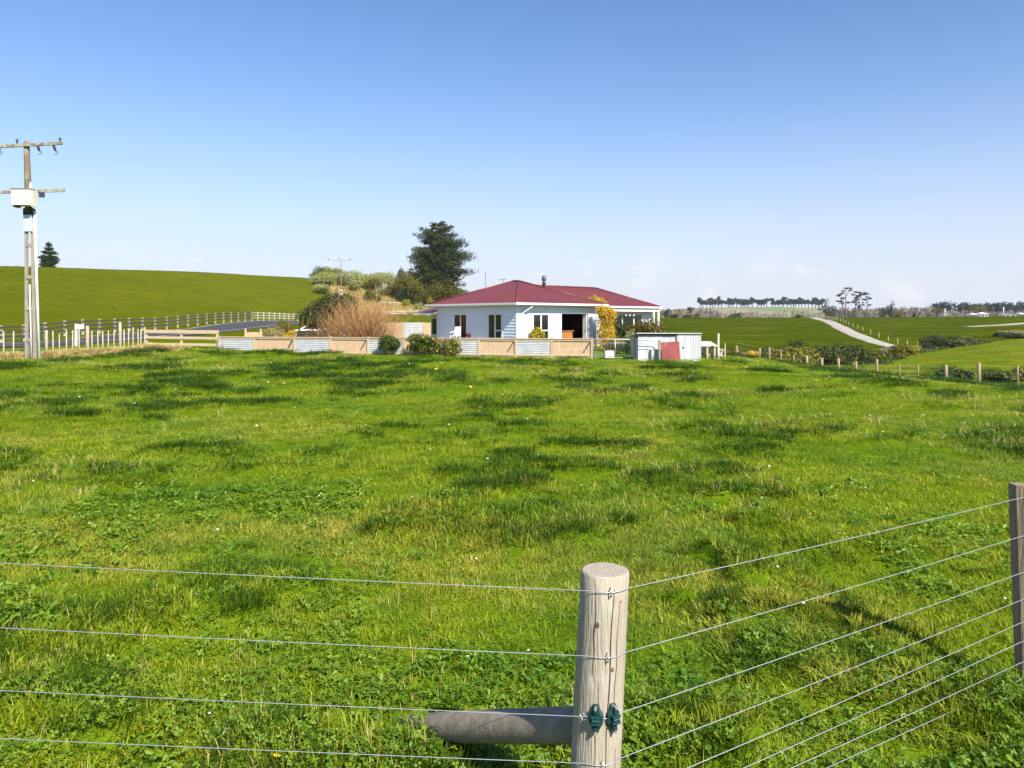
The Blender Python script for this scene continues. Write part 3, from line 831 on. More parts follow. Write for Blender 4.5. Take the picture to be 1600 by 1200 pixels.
mb = MB(); mb.tube([(pxx(45), 0, pz(332)), (pxx(43), 0, pz(270)), (pxx(41.5), 0, pz(224)), (pxx(41.5), 0, pz(221))], [.145, .13, .112, .085], 14)
mb.build('pole_top', M_poletim, pole, smooth=True)
for (xa, xb) in ((41.2, 41.8), (50.0, 55.2)):
    MB().bar((pxx(xb), 0, -.3), (pxx(xa), 0, pz(325)), .125, .07, up=(0, 1, 0)).build('pole_leg', M_conc, pole)
for py in (383, 433, 482, 531):
    MB().box((pxx(42), -.07, pz(py)-.07), (pxx(51), .07, pz(py)+.07)).build('rung', M_conc, pole)
MB().box((pxx(39.2), -.12, pz(362)), (pxx(52), .12, pz(335))).build('collar', mat('pale_steel', (.55, .57, .60), rough=.5, metal=.3), pole)
MB().box((pxx(39), -.135, pz(336)), (pxx(52.4), .135, pz(326))).build('clamp', M_dark, pole)
MB().tube([(pxx(54.0), 0, pz(330)), (pxx(56), 0, pz(400)), (pxx(62), 0, pz(571))], .055, 10).build('conduit', M_white, pole, smooth=True)
MB().tube([(pxx(47.5), -.05, pz(445)), (pxx(50.5), -.05, pz(560))], .03, 8).build('earth_pipe', M_white, pole, smooth=True)
arm1 = MB().bar((pxx(-14), -.12, pz(231)), (pxx(101), -.16, pz(225)), .10, .12).build('crossarm', M_lich, pole)
arm2 = MB().bar((pxx(-14), -.12, pz(301.5)), (pxx(104), -.16, pz(298.5)), .10, .12).build('crossarm', M_lich, pole)
M_ins = mat('insulator_brown', (.035, .03, .04), rough=.3, spec=.6)
for px, arm, yy in ((30, 0, 222.5), (97, 0, 220)):
    MB().lathe([(.02, -.14), (.02, 0), (.05, .0), (.055, .05), (.04, .06), (.05, .09), (.03, .12)], 10, (pxx(px), -.14, pz(yy))).build('pin_insulator', M_ins, arm1, smooth=True)
for px in (2, 64, 89):
    z = pz(229)
    o = MB().tube([(pxx(px)-.08, -.14, z+.05), (pxx(px)-.02, -.14, z-.10), (pxx(px)+.02, -.14, z-.22)], [.05, .06, .045], 8).build('strain_insulator', M_ins, arm1)
    MB().tube([(pxx(px)+.02, -.14, z-.22), (pxx(px)+.10, -.14, z-.26), (pxx(px)+.09, -.14, z-.36), (pxx(px)-.02, -.14, z-.36)], .016, 6).build('hook', M_dark, o)
for px, w in ((59, .05), (66, .07), (70, .07)):
    MB().tube([(pxx(px), -.14, pz(301)), (pxx(px)+.02, -.14, pz(309))], w, 8).build('fuse', M_ins, arm2)
MB().tube([(pxx(57), -.14, pz(303)), (pxx(56), -.14, pz(312)), (pxx(58), -.14, pz(316)), (pxx(57), -.14, pz(322))], .014, 6).build('lead', M_dark, arm2)
BY = PY - .62
def bx_(px): return X(px, BY) - PO.x
tb = MB(); tb.box((bx_(16.5), -.62, pz(324)), (bx_(45.5), -.17, pz(299)))
tb = tb.build('transformer_box', M_cream, pole)
tb.modifiers.new('bevel', 'BEVEL').width = .02
MB().box((bx_(16)-.01, -.65, pz(299)+.002), (bx_(46), -.15, pz(299)+.035)).build('lid', mat('lid_grey', (.22, .22, .2), rough=.6), tb)
MB().box((bx_(45.5)+.003, -.50, pz(325)), (bx_(48), -.18, pz(300.5))).build('side_tank', M_cream, tb)
MB().box((bx_(19), -.55, pz(326.5)), (bx_(25), -.3, pz(324)-.003)).build('bracket', M_dark, tb)
MB().lathe([(.075, 0), (.075, .06), (.05, .08), (.065, .11), (.045, .14), (.058, .17), (.035, .20), (.02, .30)], 10, (bx_(42.5), -.40, pz(299)+.036)).build('bushing', mat('porcelain', (.62, .60, .55), rough=.3), tb, smooth=True)

# ------------------------------------------------------------------ farmhouse
HA = math.atan2(.6845, .729)
house = empty('farmhouse', (.265, 41.7, .05), HA, 'white weatherboard farmhouse with a dark red hipped iron roof', 'house')
M_roof = None
def roof_material():
    m, n, l = nodes_of('red_roof_iron')
    b = n['Principled BSDF']; b.inputs['Roughness'].default_value = .42; b.inputs['Specular IOR Level'].default_value = .4
    tc = n.new('ShaderNodeTexCoord')
    t = n.new('ShaderNodeTexNoise'); t.inputs['Scale'].default_value = 1.1; t.inputs['Detail'].default_value = 9; t.inputs['Roughness'].default_value = .7
    l.new(tc.outputs['Object'], t.inputs['Vector'])
    x = n.new('ShaderNodeMix'); x.data_type = 'RGBA'
    x.inputs['A'].default_value = (.112, .024, .027, 1); x.inputs['B'].default_value = (.160, .044, .047, 1)
    l.new(t.outputs['Fac'], x.inputs['Factor']); l.new(x.outputs['Result'], b.inputs['Base Color'])
    return m
M_roof = roof_material()
M_glass = None
def glass_mat():
    m, n, l = nodes_of('window_glass')
    b = n['Principled BSDF']; b.inputs['Base Color'].default_value = (.012, .013, .016, 1); b.inputs['Roughness'].default_value = .06
    b.inputs['Specular IOR Level'].default_value = 1.0
    return m
M_glass = glass_mat()
M_soff = mat('soffit_paint', (.60, .62, .60), rough=.7)
FL, EV, RZ = 0.0, 2.66, 4.16        # base, underside of eaves, ridge (local heights)
LX, LY, OV = 6.85, 7.35, .50
def boards(mb, axis, fix, a0, a1, z0, z1, out, pitch=.18):
    """overlapping weatherboards on a wall plane; out = +-1 outward sign along the other axis"""
    z = z0
    while z < z1 - .01:
        zt = min(z + pitch, z1)
        def P(a, zz, d): return (fix + out*d, a, zz) if axis == 'y' else (a, fix + out*d, zz)
        q = [P(a0, z, .036), P(a1, z, .036), P(a1, zt, .006), P(a0, zt, .006)]
        u = [P(a0, z, .0), P(a1, z, .0), P(a1, z, .036), P(a0, z, .036)]
        mb.quad(*q); mb.quad(*u); z = zt
def wall_with_holes(name, axis, fix, length, out, holes, z0=FL, z1=EV, start=0.0, thick=.12, m=None):
    """wall plane with weatherboards around rectangular openings (a0,a1,z0,z1)"""
    mb = MB(); cuts = sorted(holes)
    def solid(a0, a1, b0, b1):
        if a1 - a0 < .01 or b1 - b0 < .01: return
        boards(mb, axis, fix, a0, a1, b0, b1, out)
        lo = min(fix, fix - out*thick); hi = max(fix, fix - out*thick)
        if axis == 'y': mb.box((lo, a0, b0), (hi, a1, b1))
        else: mb.box((a0, lo, b0), (a1, hi, b1))
    a = start
    for (h0, h1, b0, b1) in cuts:
        solid(a, h0, z0, z1); solid(h0, h1, z0, b0); solid(h0, h1, b1, z1); a = h1
    solid(a, start + length, z0, z1)
    return mb.build(name, m or M_board, house)
def window(axis, fix, out, a0, a1, z0, z1, mull=(), trans=(), name='window'):
    """frame, mullions and glass set into an opening"""
    def bx(a, b, c, d, y0, y1):
        lo, hi = min(fix+out*y0, fix+out*y1), max(fix+out*y0, fix+out*y1)
        return ((lo, a, c), (hi, b, d)) if axis == 'y' else ((a, lo, c), (b, hi, d))
    f = .055; mb = MB()
    for (a, b, c, d) in ((a0-.05, a0+f, z0, z1), (a1-f, a1+.05, z0, z1)): mb.box(*bx(a, b, c, d, -.05, .045))
    mb.box(*bx(a0-.05, a1+.05, z1+.001, z1+.06, -.05, .045)); mb.box(*bx(a0-.08, a1+.08, z0-.06, z0-.001, -.05, .08))
    xs = [a0+f] + list(mull) + [a1-f]
    for mm in mull: mb.box(*bx(mm-.045, mm+.045, z0+.001, z1-.001, -.04, .035))
    o = mb.build(name, M_white, house)
    for i in range(len(xs)-1):
        l_, r_ = xs[i] + (.045 if i else 0), xs[i+1] - (.045 if i < len(xs)-2 else 0)
        zs = [z0+.001] + ([t[1] for t in trans if t[0] == i]) + [z1-.001]
        for t in trans:
            if t[0] == i: MB().box(*bx(l_+.001, r_-.001, t[1]-.035, t[1]+.035, -.035, .030)).build('transom', M_white, o)
        for j in range(len(zs)-1):
            MB().box(*bx(l_+.001, r_-.001, zs[j]+(.036 if j else 0), zs[j+1]-(.036 if j < len(zs)-2 else 0), -.012, .006)).build('pane', M_glass, o)
    return o
ZT = 2.14
# left wall (in shade) and right wall (in sun)
wall_with_holes('weatherboard_wall', 'y', 0.0, LY, -1, [(1.20, 2.43, .45, ZT), (4.38, 5.63, .45, ZT)])
window('y', 0.0, -1, 1.20, 2.43, .45, ZT, mull=(1.81,), trans=((0, 1.22),))
w1 = window('y', 0.0, -1, 4.38, 5.63, .45, ZT, mull=(5.0,), trans=((1, 1.22),))
wall_with_holes('weatherboard_wall', 'x', 0.0, LX, -1, [(1.26, 2.59, .55, ZT), (3.36, 6.12, .12, ZT+.08)])
window('x', 0.0, -1, 1.26, 2.59, .55, ZT, mull=(1.945,), trans=((1, 1.22),))
wall_with_holes('weatherboard_wall', 'y', LX, LY, 1, [])
wall_with_holes('weatherboard_wall', 'x', LY, LX, 1, [])
# corner boards
for (x, y) in ((0, 0), (LX, 0), (0, LY)):
    sx = -1 if x == 0 else 1; sy = -1 if y == 0 else 1
    mb = MB(); mb.box((min(x+sx*.036, x-sx*.06), y+sy*.001, FL), (max(x+sx*.036, x-sx*.06), y+sy*.036, EV-.002))
    mb.box((min(x+sx*.001, x+sx*.035), min(y, y-sy*.06), FL+.001), (max(x+sx*.001, x+sx*.035), max(y, y-sy*.06), EV-.003))
    mb.build('corner_board', M_white, house)
# the open room: jambs, floor, brown bench, and lining with the room's shade put into its colour
M_room_shade = mat('room_shade_brown', (.040, .020, .012), (.030, .016, .010), rough=.7, scale=2)
M_bench = mat('bench_timber', (.42, .17, .05), (.32, .125, .04), rough=.5, scale=2, stretch=(1, 6, 6))
dr = MB().box((6.122, -.05, .12), (6.20, .03, ZT+.14)); dr.box((3.28, -.05, .12), (3.358, .03, ZT+.14)); dr.box((3.359, -.05, ZT+.081), (6.121, .03, ZT+.14))
df = dr.build('doorway_frame', M_white, house)
MB().box((3.362, -.03, .13), (3.70, .01, ZT+.075)).build('sliding_door', M_white, df)
MB().box((6.02, .02, .13), (6.07, .34, ZT+.07)).build('open_door', M_white, df)
MB().box((.14, .14, .02), (LX-.14, LY-.14, .11)).build('floor', M_room_shade, house)
MB().box((2.9, 3.0, .112), (6.65, 3.08, 2.5)).build('room_wall', M_room_shade, house)
MB().box((2.82, .14, .112), (2.89, 3.0, 2.5)).build('room_wall', M_room_shade, house)
MB().box((6.62, .14, .112), (6.66, 3.0, 2.5)).build('room_wall', M_room_shade, house)
MB().box((2.9, .13, 2.505), (6.66, 3.06, 2.53)).build('room_ceiling', M_room_shade, house)
bn = MB(); bn.box((4.1, .9, .113), (5.7, 1.5, 1.12)); bn.box((4.02, .84, 1.121), (5.78, 1.56, 1.17))
tag(bn.build('bench', M_bench, house), 'brown timber bench inside the open doorway')
# hip roofs
def hip(name, x0, y0, x1, y1, ze, zr, ridge_axis, m=M_roof, rib=.20):
    """corrugated hipped roof: real ribs on each slope"""
    o = None
    w = (x1-x0)/2 if ridge_axis == 'y' else (y1-y0)/2
    if ridge_axis == 'y': ra, rb = (( (x0+x1)/2, y0+w), ((x0+x1)/2, y1-w))
    else: ra, rb = ((x0+w, (y0+y1)/2), (x1-w, (y0+y1)/2))
    k = (zr-ze)/w
    def zat(x, y): return ze + k*min(x-x0, x1-x, y-y0, y1-y)
    mb = MB()
    def slope(side):
        L = (x1-x0) if side in ('f', 'b') else (y1-y0)
        n = int(L/(rib/4)); V = []; F = []
        for i in range(n+1):
            s = L*i/n
            dz = .016*math.cos(2*math.pi*s/rib)
            dep = min(s, L-s, w)
            for d in (0, dep):
                if side == 'f': x, y = x0+s, y0+d
                elif side == 'b': x, y = x0+s, y1-d
                elif side == 'l': x, y = x0+d, y0+s
                else: x, y = x1-d, y0+s
                V.append((x, y, ze + k*d + dz + .02))
        for i in range(n): F.append((2*i, 2*i+2, 2*i+3, 2*i+1))
        mb.add(V, F)
    for sd in 'fblr': slope(sd)
    roof = mb.build(name, m, house)
    cap = [((x0, y0), ra if True else 0)]
    ends = [((x0, y0), ra), ((x1, y1), rb)]
    if ridge_axis == 'y': ends += [((x1, y0), ra), ((x0, y1), rb)]
    else: ends += [((x0, y1), ra), ((x1, y0), rb)]
    for (c, r_) in ends:
        MB().tube([(c[0], c[1], ze+.045), (r_[0], r_[1], zr+.045)], .055, 8).build('hip_cap', m, roof, smooth=True)
    MB().tube([(ra[0], ra[1], zr+.05), (rb[0], rb[1], zr+.05)], .06, 8).build('ridge_cap', m, roof, smooth=True)
    return roof
def eaves(x0, y0, x1, y1, ze, sides, inner=None):
    fa = MB(); gu = MB()
    for sd in sides:
        if sd == 'f': fa.box((x0+.02, y0+.02, ze-.13), (x1-.02, y0+.05, ze+.0)); gu.box((x0-.09, y0-.09, ze-.085), (x1+.09, y0+.018, ze+.03))
        if sd == 'b': fa.box((x0+.02, y1-.05, ze-.13), (x1-.02, y1-.02, ze+.0)); gu.box((x0-.09, y1-.018, ze-.085), (x1+.09, y1+.09, ze+.03))
        if sd == 'l': fa.box((x0+.021, y0+.051, ze-.129), (x0+.05, y1-.051, ze-.001)); gu.box((x0-.089, y0+.019, ze-.084), (x0+.018, y1-.019, ze+.029))
        if sd == 'r': fa.box((x1-.05, y0+.051, ze-.129), (x1-.021, y1-.051, ze-.001)); gu.box((x1-.018, y0+.019, ze-.084), (x1+.089, y1-.019, ze+.029))
    fa.build('fascia', M_white, house); gu.build('gutter', M_white, house)
    MB().box((x0+.052, y0+.052, ze-.125), (x1-.052, y1-.052, ze-.105)).build('soffit', M_soff, house)
ZE = EV + .13
RX0, RY0, RX1, RY1 = -OV, -OV, LX+OV, LY+OV
hip('roof', RX0, RY0, RX1, RY1, ZE, ZE+1.47, 'y')
eaves(RX0, RY0, RX1, RY1, ZE, 'fblr')
# rear wing
WX0, WX1, WY0, WY1 = 4.2, 17.67, 2.75, 9.65
hip('roof', WX0, WY0, WX1, WY1, ZE-.02, ZE+1.40, 'x')
eaves(LX+OV+.2, WY0, WX1, WY1, ZE-.02, 'fbr')
VD = .7       # verandah depth
wall_with_holes('weatherboard_wall', 'x', WY0+VD, WX1-.25-LX, -1, [(12.5, 16.25, .45, 2.16)], start=LX)
wall_with_holes('weatherboard_wall', 'y', WX1-.25, WY1-.5-WY0-VD, 1, [], start=WY0+VD)
window('x', WY0+VD, -1, 12.5, 16.25, .45, 2.16, mull=(13.9, 15.26))
MB().box((LX+.2, WY0+.06, ZE-.36), (WX1-.06, WY0+.14, ZE-.152)).build('verandah_beam', M_white, house)
MB().box((LX+.2, WY0+.15, ZE-.45), (WX1-.15, WY0+.19, ZE-.39)).build('verandah_trim', mat('dusty_red_paint', (.40, .16, .17), rough=.6), house)
for x in (WX1-.16, WX1-.75, 10.4, 7.9):
    MB().box((x-.06, WY0+.04, 0), (x+.06, WY0+.16, ZE-.361)).build('verandah_post', M_white, house)
for x in (13.9, 14.35, 14.8):
    MB().lathe([(.01, -.09), (.06, -.06), (.075, 0), (.06, .05), (.02, .08)], 10, (x, WY0+.35, 2.16)).build('white_globe', M_white, house, smooth=True)  # small plain white globes under the verandah eave
# small porch at the far left end
MB().box((.6, LY+.14, 0), (2.6, LY+1.5, 2.2)).build('porch_wall', M_white, house)
pr = MB(); y0_, y1_ = LY+.10, LY+2.0
pr.add([(-.45, y0_, 2.30), (1.4, y0_, 2.68), (1.4, y1_, 2.68), (-.45, y1_, 2.30), (-.45, y0_, 2.25), (1.4, y0_, 2.63), (1.4, y1_, 2.63), (-.45, y1_, 2.25)],
    [(0, 1, 2, 3), (7, 6, 5, 4), (0, 4, 5, 1), (2, 6, 7, 3), (3, 7, 4, 0), (1, 5, 6, 2)]); pr.build('porch_roof', M_roof, house)
MB().box((-.49, y0_, 2.16), (-.46, y1_, 2.29)).build('porch_fascia', M_white, house)
MB().box((.48, LY+.5, .9), (.60-.002, LY+1.2, 1.9)).build('porch_window', M_glass, house)
# downpipe, flue, aerials
MB().tube([(.75, -.50, ZE-.08), (.75, -.46, ZE-.20), (.42, -.08, ZE-.52), (.40, -.075, ZE-.62), (.40, -.075, 0)], .042, 10).build('downpipe', M_white, house, smooth=True)
M_flue = mat('flue_steel', (.13, .12, .11), rough=.6, metal=.3)
def loc(px, Y, z=None):
    v = Vector((X(px, Y), Y, 0)) - Vector(house.location); v.rotate(Euler((0, 0, -HA))); return v
f = loc(850, 50.3)
fl = MB().lathe([(.11, 3.2), (.11, 4.32), (.16, 4.34), (.16, 4.40), (.10, 4.42), (.10, 4.50), (.15, 4.52), (.17, 4.66), (.13, 4.80), (.05, 4.86)], 12, (f.x, f.y, 0)).build('flue', M_flue, house, smooth=True)
for px, zt, cross in ((758.5, 5.2, False), (787, 4.75, True)):
    f = loc(px, 52); mb = MB().tube([(f.x, f.y, 2.5), (f.x, f.y, zt)], .018, 6)
    if cross:
        mb.tube([(f.x-.55, f.y, zt-.08), (f.x+.25, f.y, zt-.05)], .010, 5)
        for k in range(5): mb.tube([(f.x-.5+.15*k, f.y-.2, zt-.07), (f.x-.5+.15*k, f.y+.2, zt-.07)], .007, 4)
    else:
        mb.tube([(f.x-.12, f.y-.05, zt-.25), (f.x+.12, f.y+.05, zt-.25)], .01, 5)
    mb.build('aerial', M_flue, house)
# low deck along the shaded side
dk = MB().box((-1.45, 2.6, 0), (-.06, 7.0, .45)).build('deck', M_tim, house)
# white chair and pot by the window
def world_of(lx, ly, lz=0):
    v = Vector((lx, ly, lz)); v.rotate(Euler((0, 0, HA))); return v + Vector(house.location)

cp = world_of(-.75, 4.6, .452)
ch = empty('garden_chair', cp, HA - 1.2, 'white garden chair on the deck before the left house window', 'chair')
MB().box((-.24, -.24, .40), (.24, .24, .44)).build('seat', M_white, ch)
bk_ = MB().add([(-.23, .20, .441), (.23, .20, .441), (.20, .32, .98), (-.20, .32, .98), (-.23, .235, .441), (.23, .235, .441), (.20, .35, .98), (-.20, .35, .98)], [(0, 1, 2, 3), (7, 6, 5, 4), (3, 2, 6, 7), (0, 3, 7, 4), (1, 5, 6, 2)]).build('backrest', M_white, ch)
for sx_ in (-1, 1):
    for sy_ in (-1, 1): MB().bar((sx_*.26, sy_*.25, 0), (sx_*.21, sy_*.21, .40), .04, .04).build('leg', M_white, ch)
    MB().bar((sx_*.25, -.22, .63), (sx_*.25, .24, .66), .05, .03).build('armrest', M_white, ch)
fp_ = empty('flower_pot', world_of(-.7, 3.4, .452), 0, 'dark pot with a reddish plant on the deck between the house windows', 'flower pot')
MB().lathe([(.11, 0), (.15, .28), (.17, .30), (.17, .34)], 14).build('pot', mat('dark_pot', (.07, .045, .05), rough=.6), fp_, smooth=True)
gq = np.random.default_rng(8); mbq = MB()
for k in range(26):
    a = gq.uniform(0, 6.28); e = gq.uniform(.5, 1.4); L = gq.uniform(.15, .36)
    mbq.tube([(0, 0, .33), (math.cos(a)*math.cos(e)*L, math.sin(a)*math.cos(e)*L, .33 + math.sin(e)*L)], [.012, .03], 5)
mbq.build('foliage', mat('maroon_leaf', (.11, .025, .045), (.06, .03, .03), rough=.6), fp_)

# ------------------------------------------------------------------ panel fence round the yard
pf = empty('panel_fence', (FENCE_A.x, FENCE_A.y, 0), math.atan2(FENCE_B.y-FENCE_A.y, FENCE_B.x-FENCE_A.x), 'timber fence of alternating paling and corrugated iron panels before the house', 'fence')
FLn = (FENCE_B - FENCE_A).length
edges_px = [342, 397, 460, 516, 575, 631, 690, 748, 806, 862, 925]
def fx(px):
    k = (px - CX)/FPX; d = (FENCE_B - FENCE_A)/FLn
    return (k*FENCE_A.y - FENCE_A.x)/(d.x - k*d.y)
M_slant = mat('dark_slant', (.10, .075, .05), rough=.9)
def corr(mb, x0, x1, z0, z1, y, amp=.009, pitch=.076, vertical=False):
    L = (x1-x0) if vertical else (z1-z0); n = max(8, int(L/(pitch/6))); V = []; F = []
    for i in range(n+1):
        s = L*i/n; dy = amp*math.sin(2*math.pi*s/pitch)
        if vertical: V += [(x0+s, y+dy, z0), (x0+s, y+dy, z1)]
        else: V += [(x0, y+dy, z0+s), (x1, y+dy, z0+s)]
    for i in range(n): F.append((2*i, 2*i+1, 2*i+3, 2*i+2))
    mb.add(V, F)
ex = [fx(p) for p in edges_px]
for i, x in enumerate(ex):
    z0 = -.15; zt = .98 + .05*i/10
    MB().box((x-.05, -.045, z0), (x+.05, .055, zt)).build('post', M_tim, pf)
for i in range(10):
    a, b = ex[i]+.052, ex[i+1]-.052; zb = .06 + .07*i/10; zt = .90 + .05*i/10
    MB().box((a-.1+.001*(i % 2), -.065, zt+.012), (b+.1, .075, zt+.055+.001*(i % 2))).build('cap_rail', M_tim_h, pf)
    MB().box((a, -.035, zt-.075), (b, .010, zt+.010)).build('rail', M_tim_h, pf)
    MB().box((a, -.035, zb), (b, .010, zb+.07)).build('rail', M_tim_h, pf)
    if i % 2 == 0:
        mb = MB(); corr(mb, a, b, zb+.072, zt-.077, -.012, amp=.008, pitch=.105)
        mb.build('iron_panel', M_iron, pf, smooth=True)
    else:
        n = 12; w = (b-a)/n
        for k in range(n):
            MB().box((a+k*w+.006, .012, zb-.03+random.uniform(-.01, .01)), (a+(k+1)*w-.006, .030+random.uniform(-.004, .004), zt+.008)).build('paling', M_tim2, pf)
        if i in (1, 3, 7, 9):
            MB().bar((b-.04, -.06, zt-.12), (b-.27, -.09, zt-.50), .05, .05).build('slant_bar', M_slant, pf)  # dark slanting bar near the right end of a paling panel
M_kerb = mat('pale_concrete', (.46, .44, .38), (.36, .34, .28), rough=.95, scale=3, bump=.3)
MB().box((ex[6], -.02, -.12), (ex[10], .10, .05)).build('plinth', M_kerb, pf)
# open rail fence left of it
rf = empty('rail_fence', (X(342, 42.2), 42.2, 0), 0, 'pale timber fence of four open rails at the left end of the yard', 'fence')
a = Vector((X(229, 43.5) - rf.location.x, 43.5 - 42.2)); b = Vector((-.12, 0))
for t in (0, .5, 1):
    p = a.lerp(b, t); z = G(p.x+rf.location.x, p.y+rf.location.y)
    MB().box((p.x-.06, p.y+.03, z-.2), (p.x+.06, p.y+.15, 1.18)).build('post', M_tim, rf)
for j, (zl_, zr_) in enumerate(((1.22, 1.20), (.86, .84), (.47, .46), (.14, .12))):
    MB().bar((a.x-.1, a.y, zl_), (b.x+.1, b.y, zr_), .045, (.20 if j == 0 else .15)).build('rail', M_tim_h, rf)

# ------------------------------------------------------------------ shed and things beside it
SY = 35.0
shed = empty('shed', (X(997, SY), SY, -.06), 0, 'low lean-to shed of patched pale iron sheets with a flat roof', 'shed')
def sx(px): return X(px, SY) - shed.location.x
top = Zpx(520.5, SY) - shed.location.z
sheet_cols = [((.54, .57, .60), (.42, .42, .44)), ((.50, .44, .45), (.58, .58, .59)), ((.40, .47, .47), (.48, .53, .53)), ((.38, .45, .45), (.47, .50, .49)), ((.52, .49, .50), (.40, .39, .41))]
xs = [997, 1012, 1021, 1036, 1048, 1057]
for i in range(5):
    mb = MB(); corr(mb, sx(xs[i])+.004, sx(xs[i+1])-.004, 0.0, top-.12, .02 + .012*(i % 2), amp=.006, pitch=.09, vertical=True)
    mb.build('cladding_sheet', mat('shed_sheet_%d' % i, *sheet_cols[i], rough=.6, scale=1.2, stretch=(2, 1, .5)), shed, smooth=True)
M_siron = mat('shed_iron', (.56, .57, .58), (.42, .43, .44), rough=.65, metal=.05, scale=1.5, stretch=(3, 1, .4))
for (p0, p1) in ((1057, 1069.5), (1069.5, 1082), (1082, 1094.5)):
    mb = MB(); corr(mb, sx(p0)+.002, sx(p1)+.01, -.05, top-.03, -.06, amp=.011, pitch=.078, vertical=True)
    mb.build('iron_sheet', M_siron, shed, smooth=True)
MB().box((0, .06, 0), (.05, .11, top-.1)).build('frame_post', M_tim, shed)
MB().box((sx(1094.5)-.05, -.02, 0), (sx(1094.5), .03, top-.06)).build('frame_post', M_tim, shed)
mb = MB(); mb.box((.0, 2.0, 0), (sx(1094.5), 2.04, top-.3)); mb.build('rear_wall', M_siron, shed)
mb = MB(); mb.box((-.02, .12, 0), (.0, 1.99, top-.25)); mb.box((sx(1094.5)+.002, -.05, 0), (sx(1094.5)+.02, 1.99, top-.25)); mb.build('side_wall', M_siron, shed)
rfm = MB(); rfm.add([(-.08, -.14, top-.02), (sx(1096), -.14, top-.03), (sx(1096), 2.15, top-.24), (-.08, 2.15, top-.24), (-.08, -.14, top+.02), (sx(1096), -.14, top+.01), (sx(1096), 2.15, top-.2), (-.08, 2.15, top-.2)],
    [(3, 2, 1, 0), (4, 5, 6, 7), (0, 1, 5, 4), (1, 2, 6, 5), (2, 3, 7, 6), (3, 0, 4, 7)])
rfm.build('roof_sheet', M_siron, shed)
MB().box((sx(1066.5), -.09, .62), (sx(1068), -.073, .70)).build('latch', M_dark, shed)
M_red = mat('faded_red_iron', (.25, .050, .045), (.20, .038, .038), rough=.6, scale=2, c3=(.30, .09, .08), c3scale=3)
rs = MB(); V = []
x0, x1 = X(1033, 34.6), X(1061.5, 34.6)
zb, zt0, zt1 = Zpx(564, 34.6), Zpx(535, 34.6), Zpx(533.5, 34.6)
rs.add([(x0+.04, 34.50, zb), (x1+.03, 34.50, zb-.02), (x1, 34.66, zt1), (x0, 34.66, zt0), (x0+.04, 34.53, zb), (x1+.03, 34.53, zb-.02), (x1, 34.69, zt1), (x0, 34.69, zt0)],
       [(0, 1, 2, 3), (7, 6, 5, 4), (0, 4, 5, 1), (1, 5, 6, 2), (2, 6, 7, 3), (3, 7, 4, 0)])
tag(rs.build('iron_sheet', M_red), 'faded red iron sheet leaning on the front of the shed', 'sheet')
def simple_post(px, Y, y0, y1, w, m, label, name='fence_post', d=None):
    x = X(px, Y); zb = min(Zpx(y1, Y), G(x, Y)) - .15; zt = Zpx(y0, Y)
    mb = MB(); d = d or w
    V = []
    for z, s in ((zb, 1), (zt-.02, 1), (zt, .86)):
        V += [(x-w/2*s, Y-d/2*s, z), (x+w/2*s, Y-d/2*s, z), (x+w/2*s, Y+d/2*s, z), (x-w/2*s, Y+d/2*s, z)]
    F = [(i*4+k, i*4+(k+1) % 4, i*4+4+(k+1) % 4, i*4+4+k) for i in (0, 1) for k in range(4)] + [(8, 9, 10, 11)]
    mb.add(V, F)
    return tag(mb.build(name, m), label, 'post')
simple_post(992.5, 35.6, 523.5, 560, .15, M_tim, 'pale square timber gatepost at the left corner of the shed', 'gate_post')
simple_post(1030.5, 34.5, 531, 564, .10, M_stay, 'dark weathered post beside the red iron sheet', 'fence_post')
# netting gate
gate = empty('netting_gate', (X(927, 36), 35.95, .0), 0, 'galvanised pipe gate with wire netting beside the shed', 'gate')
gw = X(989, 36) - X(927, 36); gh0, gh1 = .06, Zpx(529.5, 36)
mb = MB(); mb.tube([(0.0, 0, gh0), (0, 0, gh1-.14), (.05, 0, gh1-.04), (.15, 0, gh1), (gw, 0, gh1-.03), (gw, 0, gh0), (0, 0, gh0)], .021, 8)
mb.tube([(gw*.55, 0, gh0), (gw*.55, 0, gh1-.02)], .018, 8); mb.tube([(0.01, 0, gh1-.20), (gw, 0, gh1-.20)], .012, 6)
mb.build('frame', M_wire, gate, smooth=True)
mb = MB()
for k in range(1, 14): mb.tube([(gw*k/14, .01, gh0), (gw*k/14, .01, gh1-.2)], .0022, 4, cap=False)
for k in range(1, 9): mb.tube([(0, .012, gh0+(gh1-.2-gh0)*k/9), (gw, .012, gh0+(gh1-.2-gh0)*k/9)], .0022, 4, cap=False)
mb.build('netting', M_wire, gate)
gate2 = empty('wire_gate', (X(996, 35), 34.75, 0), 0, 'two thin pipe rails crossing the left front of the shed', 'gate')
mb = MB(); w2 = X(1029, 34.8) - X(996, 34.8)
mb.tube([(-.1, 0, Zpx(532, 34.8)), (w2-.12, 0, Zpx(532.3, 34.8)), (w2-.02, 0, Zpx(535, 34.8)), (w2, 0, Zpx(540, 34.8)), (w2, 0, .0)], .014, 6)
mb.tube([(-.1, 0, Zpx(537, 34.8)), (w2, 0, Zpx(537.5, 34.8))], .012, 6); mb.build('frame', M_wire, gate2, smooth=True)
cb = empty('concrete_block', (X(951.5, 35.5), 35.5, 0), .1, 'pale square block on the ground before the netting gate', 'block')
bk = MB().box((-.23, -.15, Zpx(560, 35.5)), (.23, .15, Zpx(548, 35.5))).build('block', mat('pale_pinkish', (.60, .55, .53), (.50, .46, .45), rough=.9, scale=5), cb)
bk.modifiers.new('bevel', 'BEVEL').width = .03
MB().box((-.12, -.156, Zpx(557.5, 35.5)), (.14, -.1501, Zpx(556.7, 35.5))).build('slot', M_crack, cb)
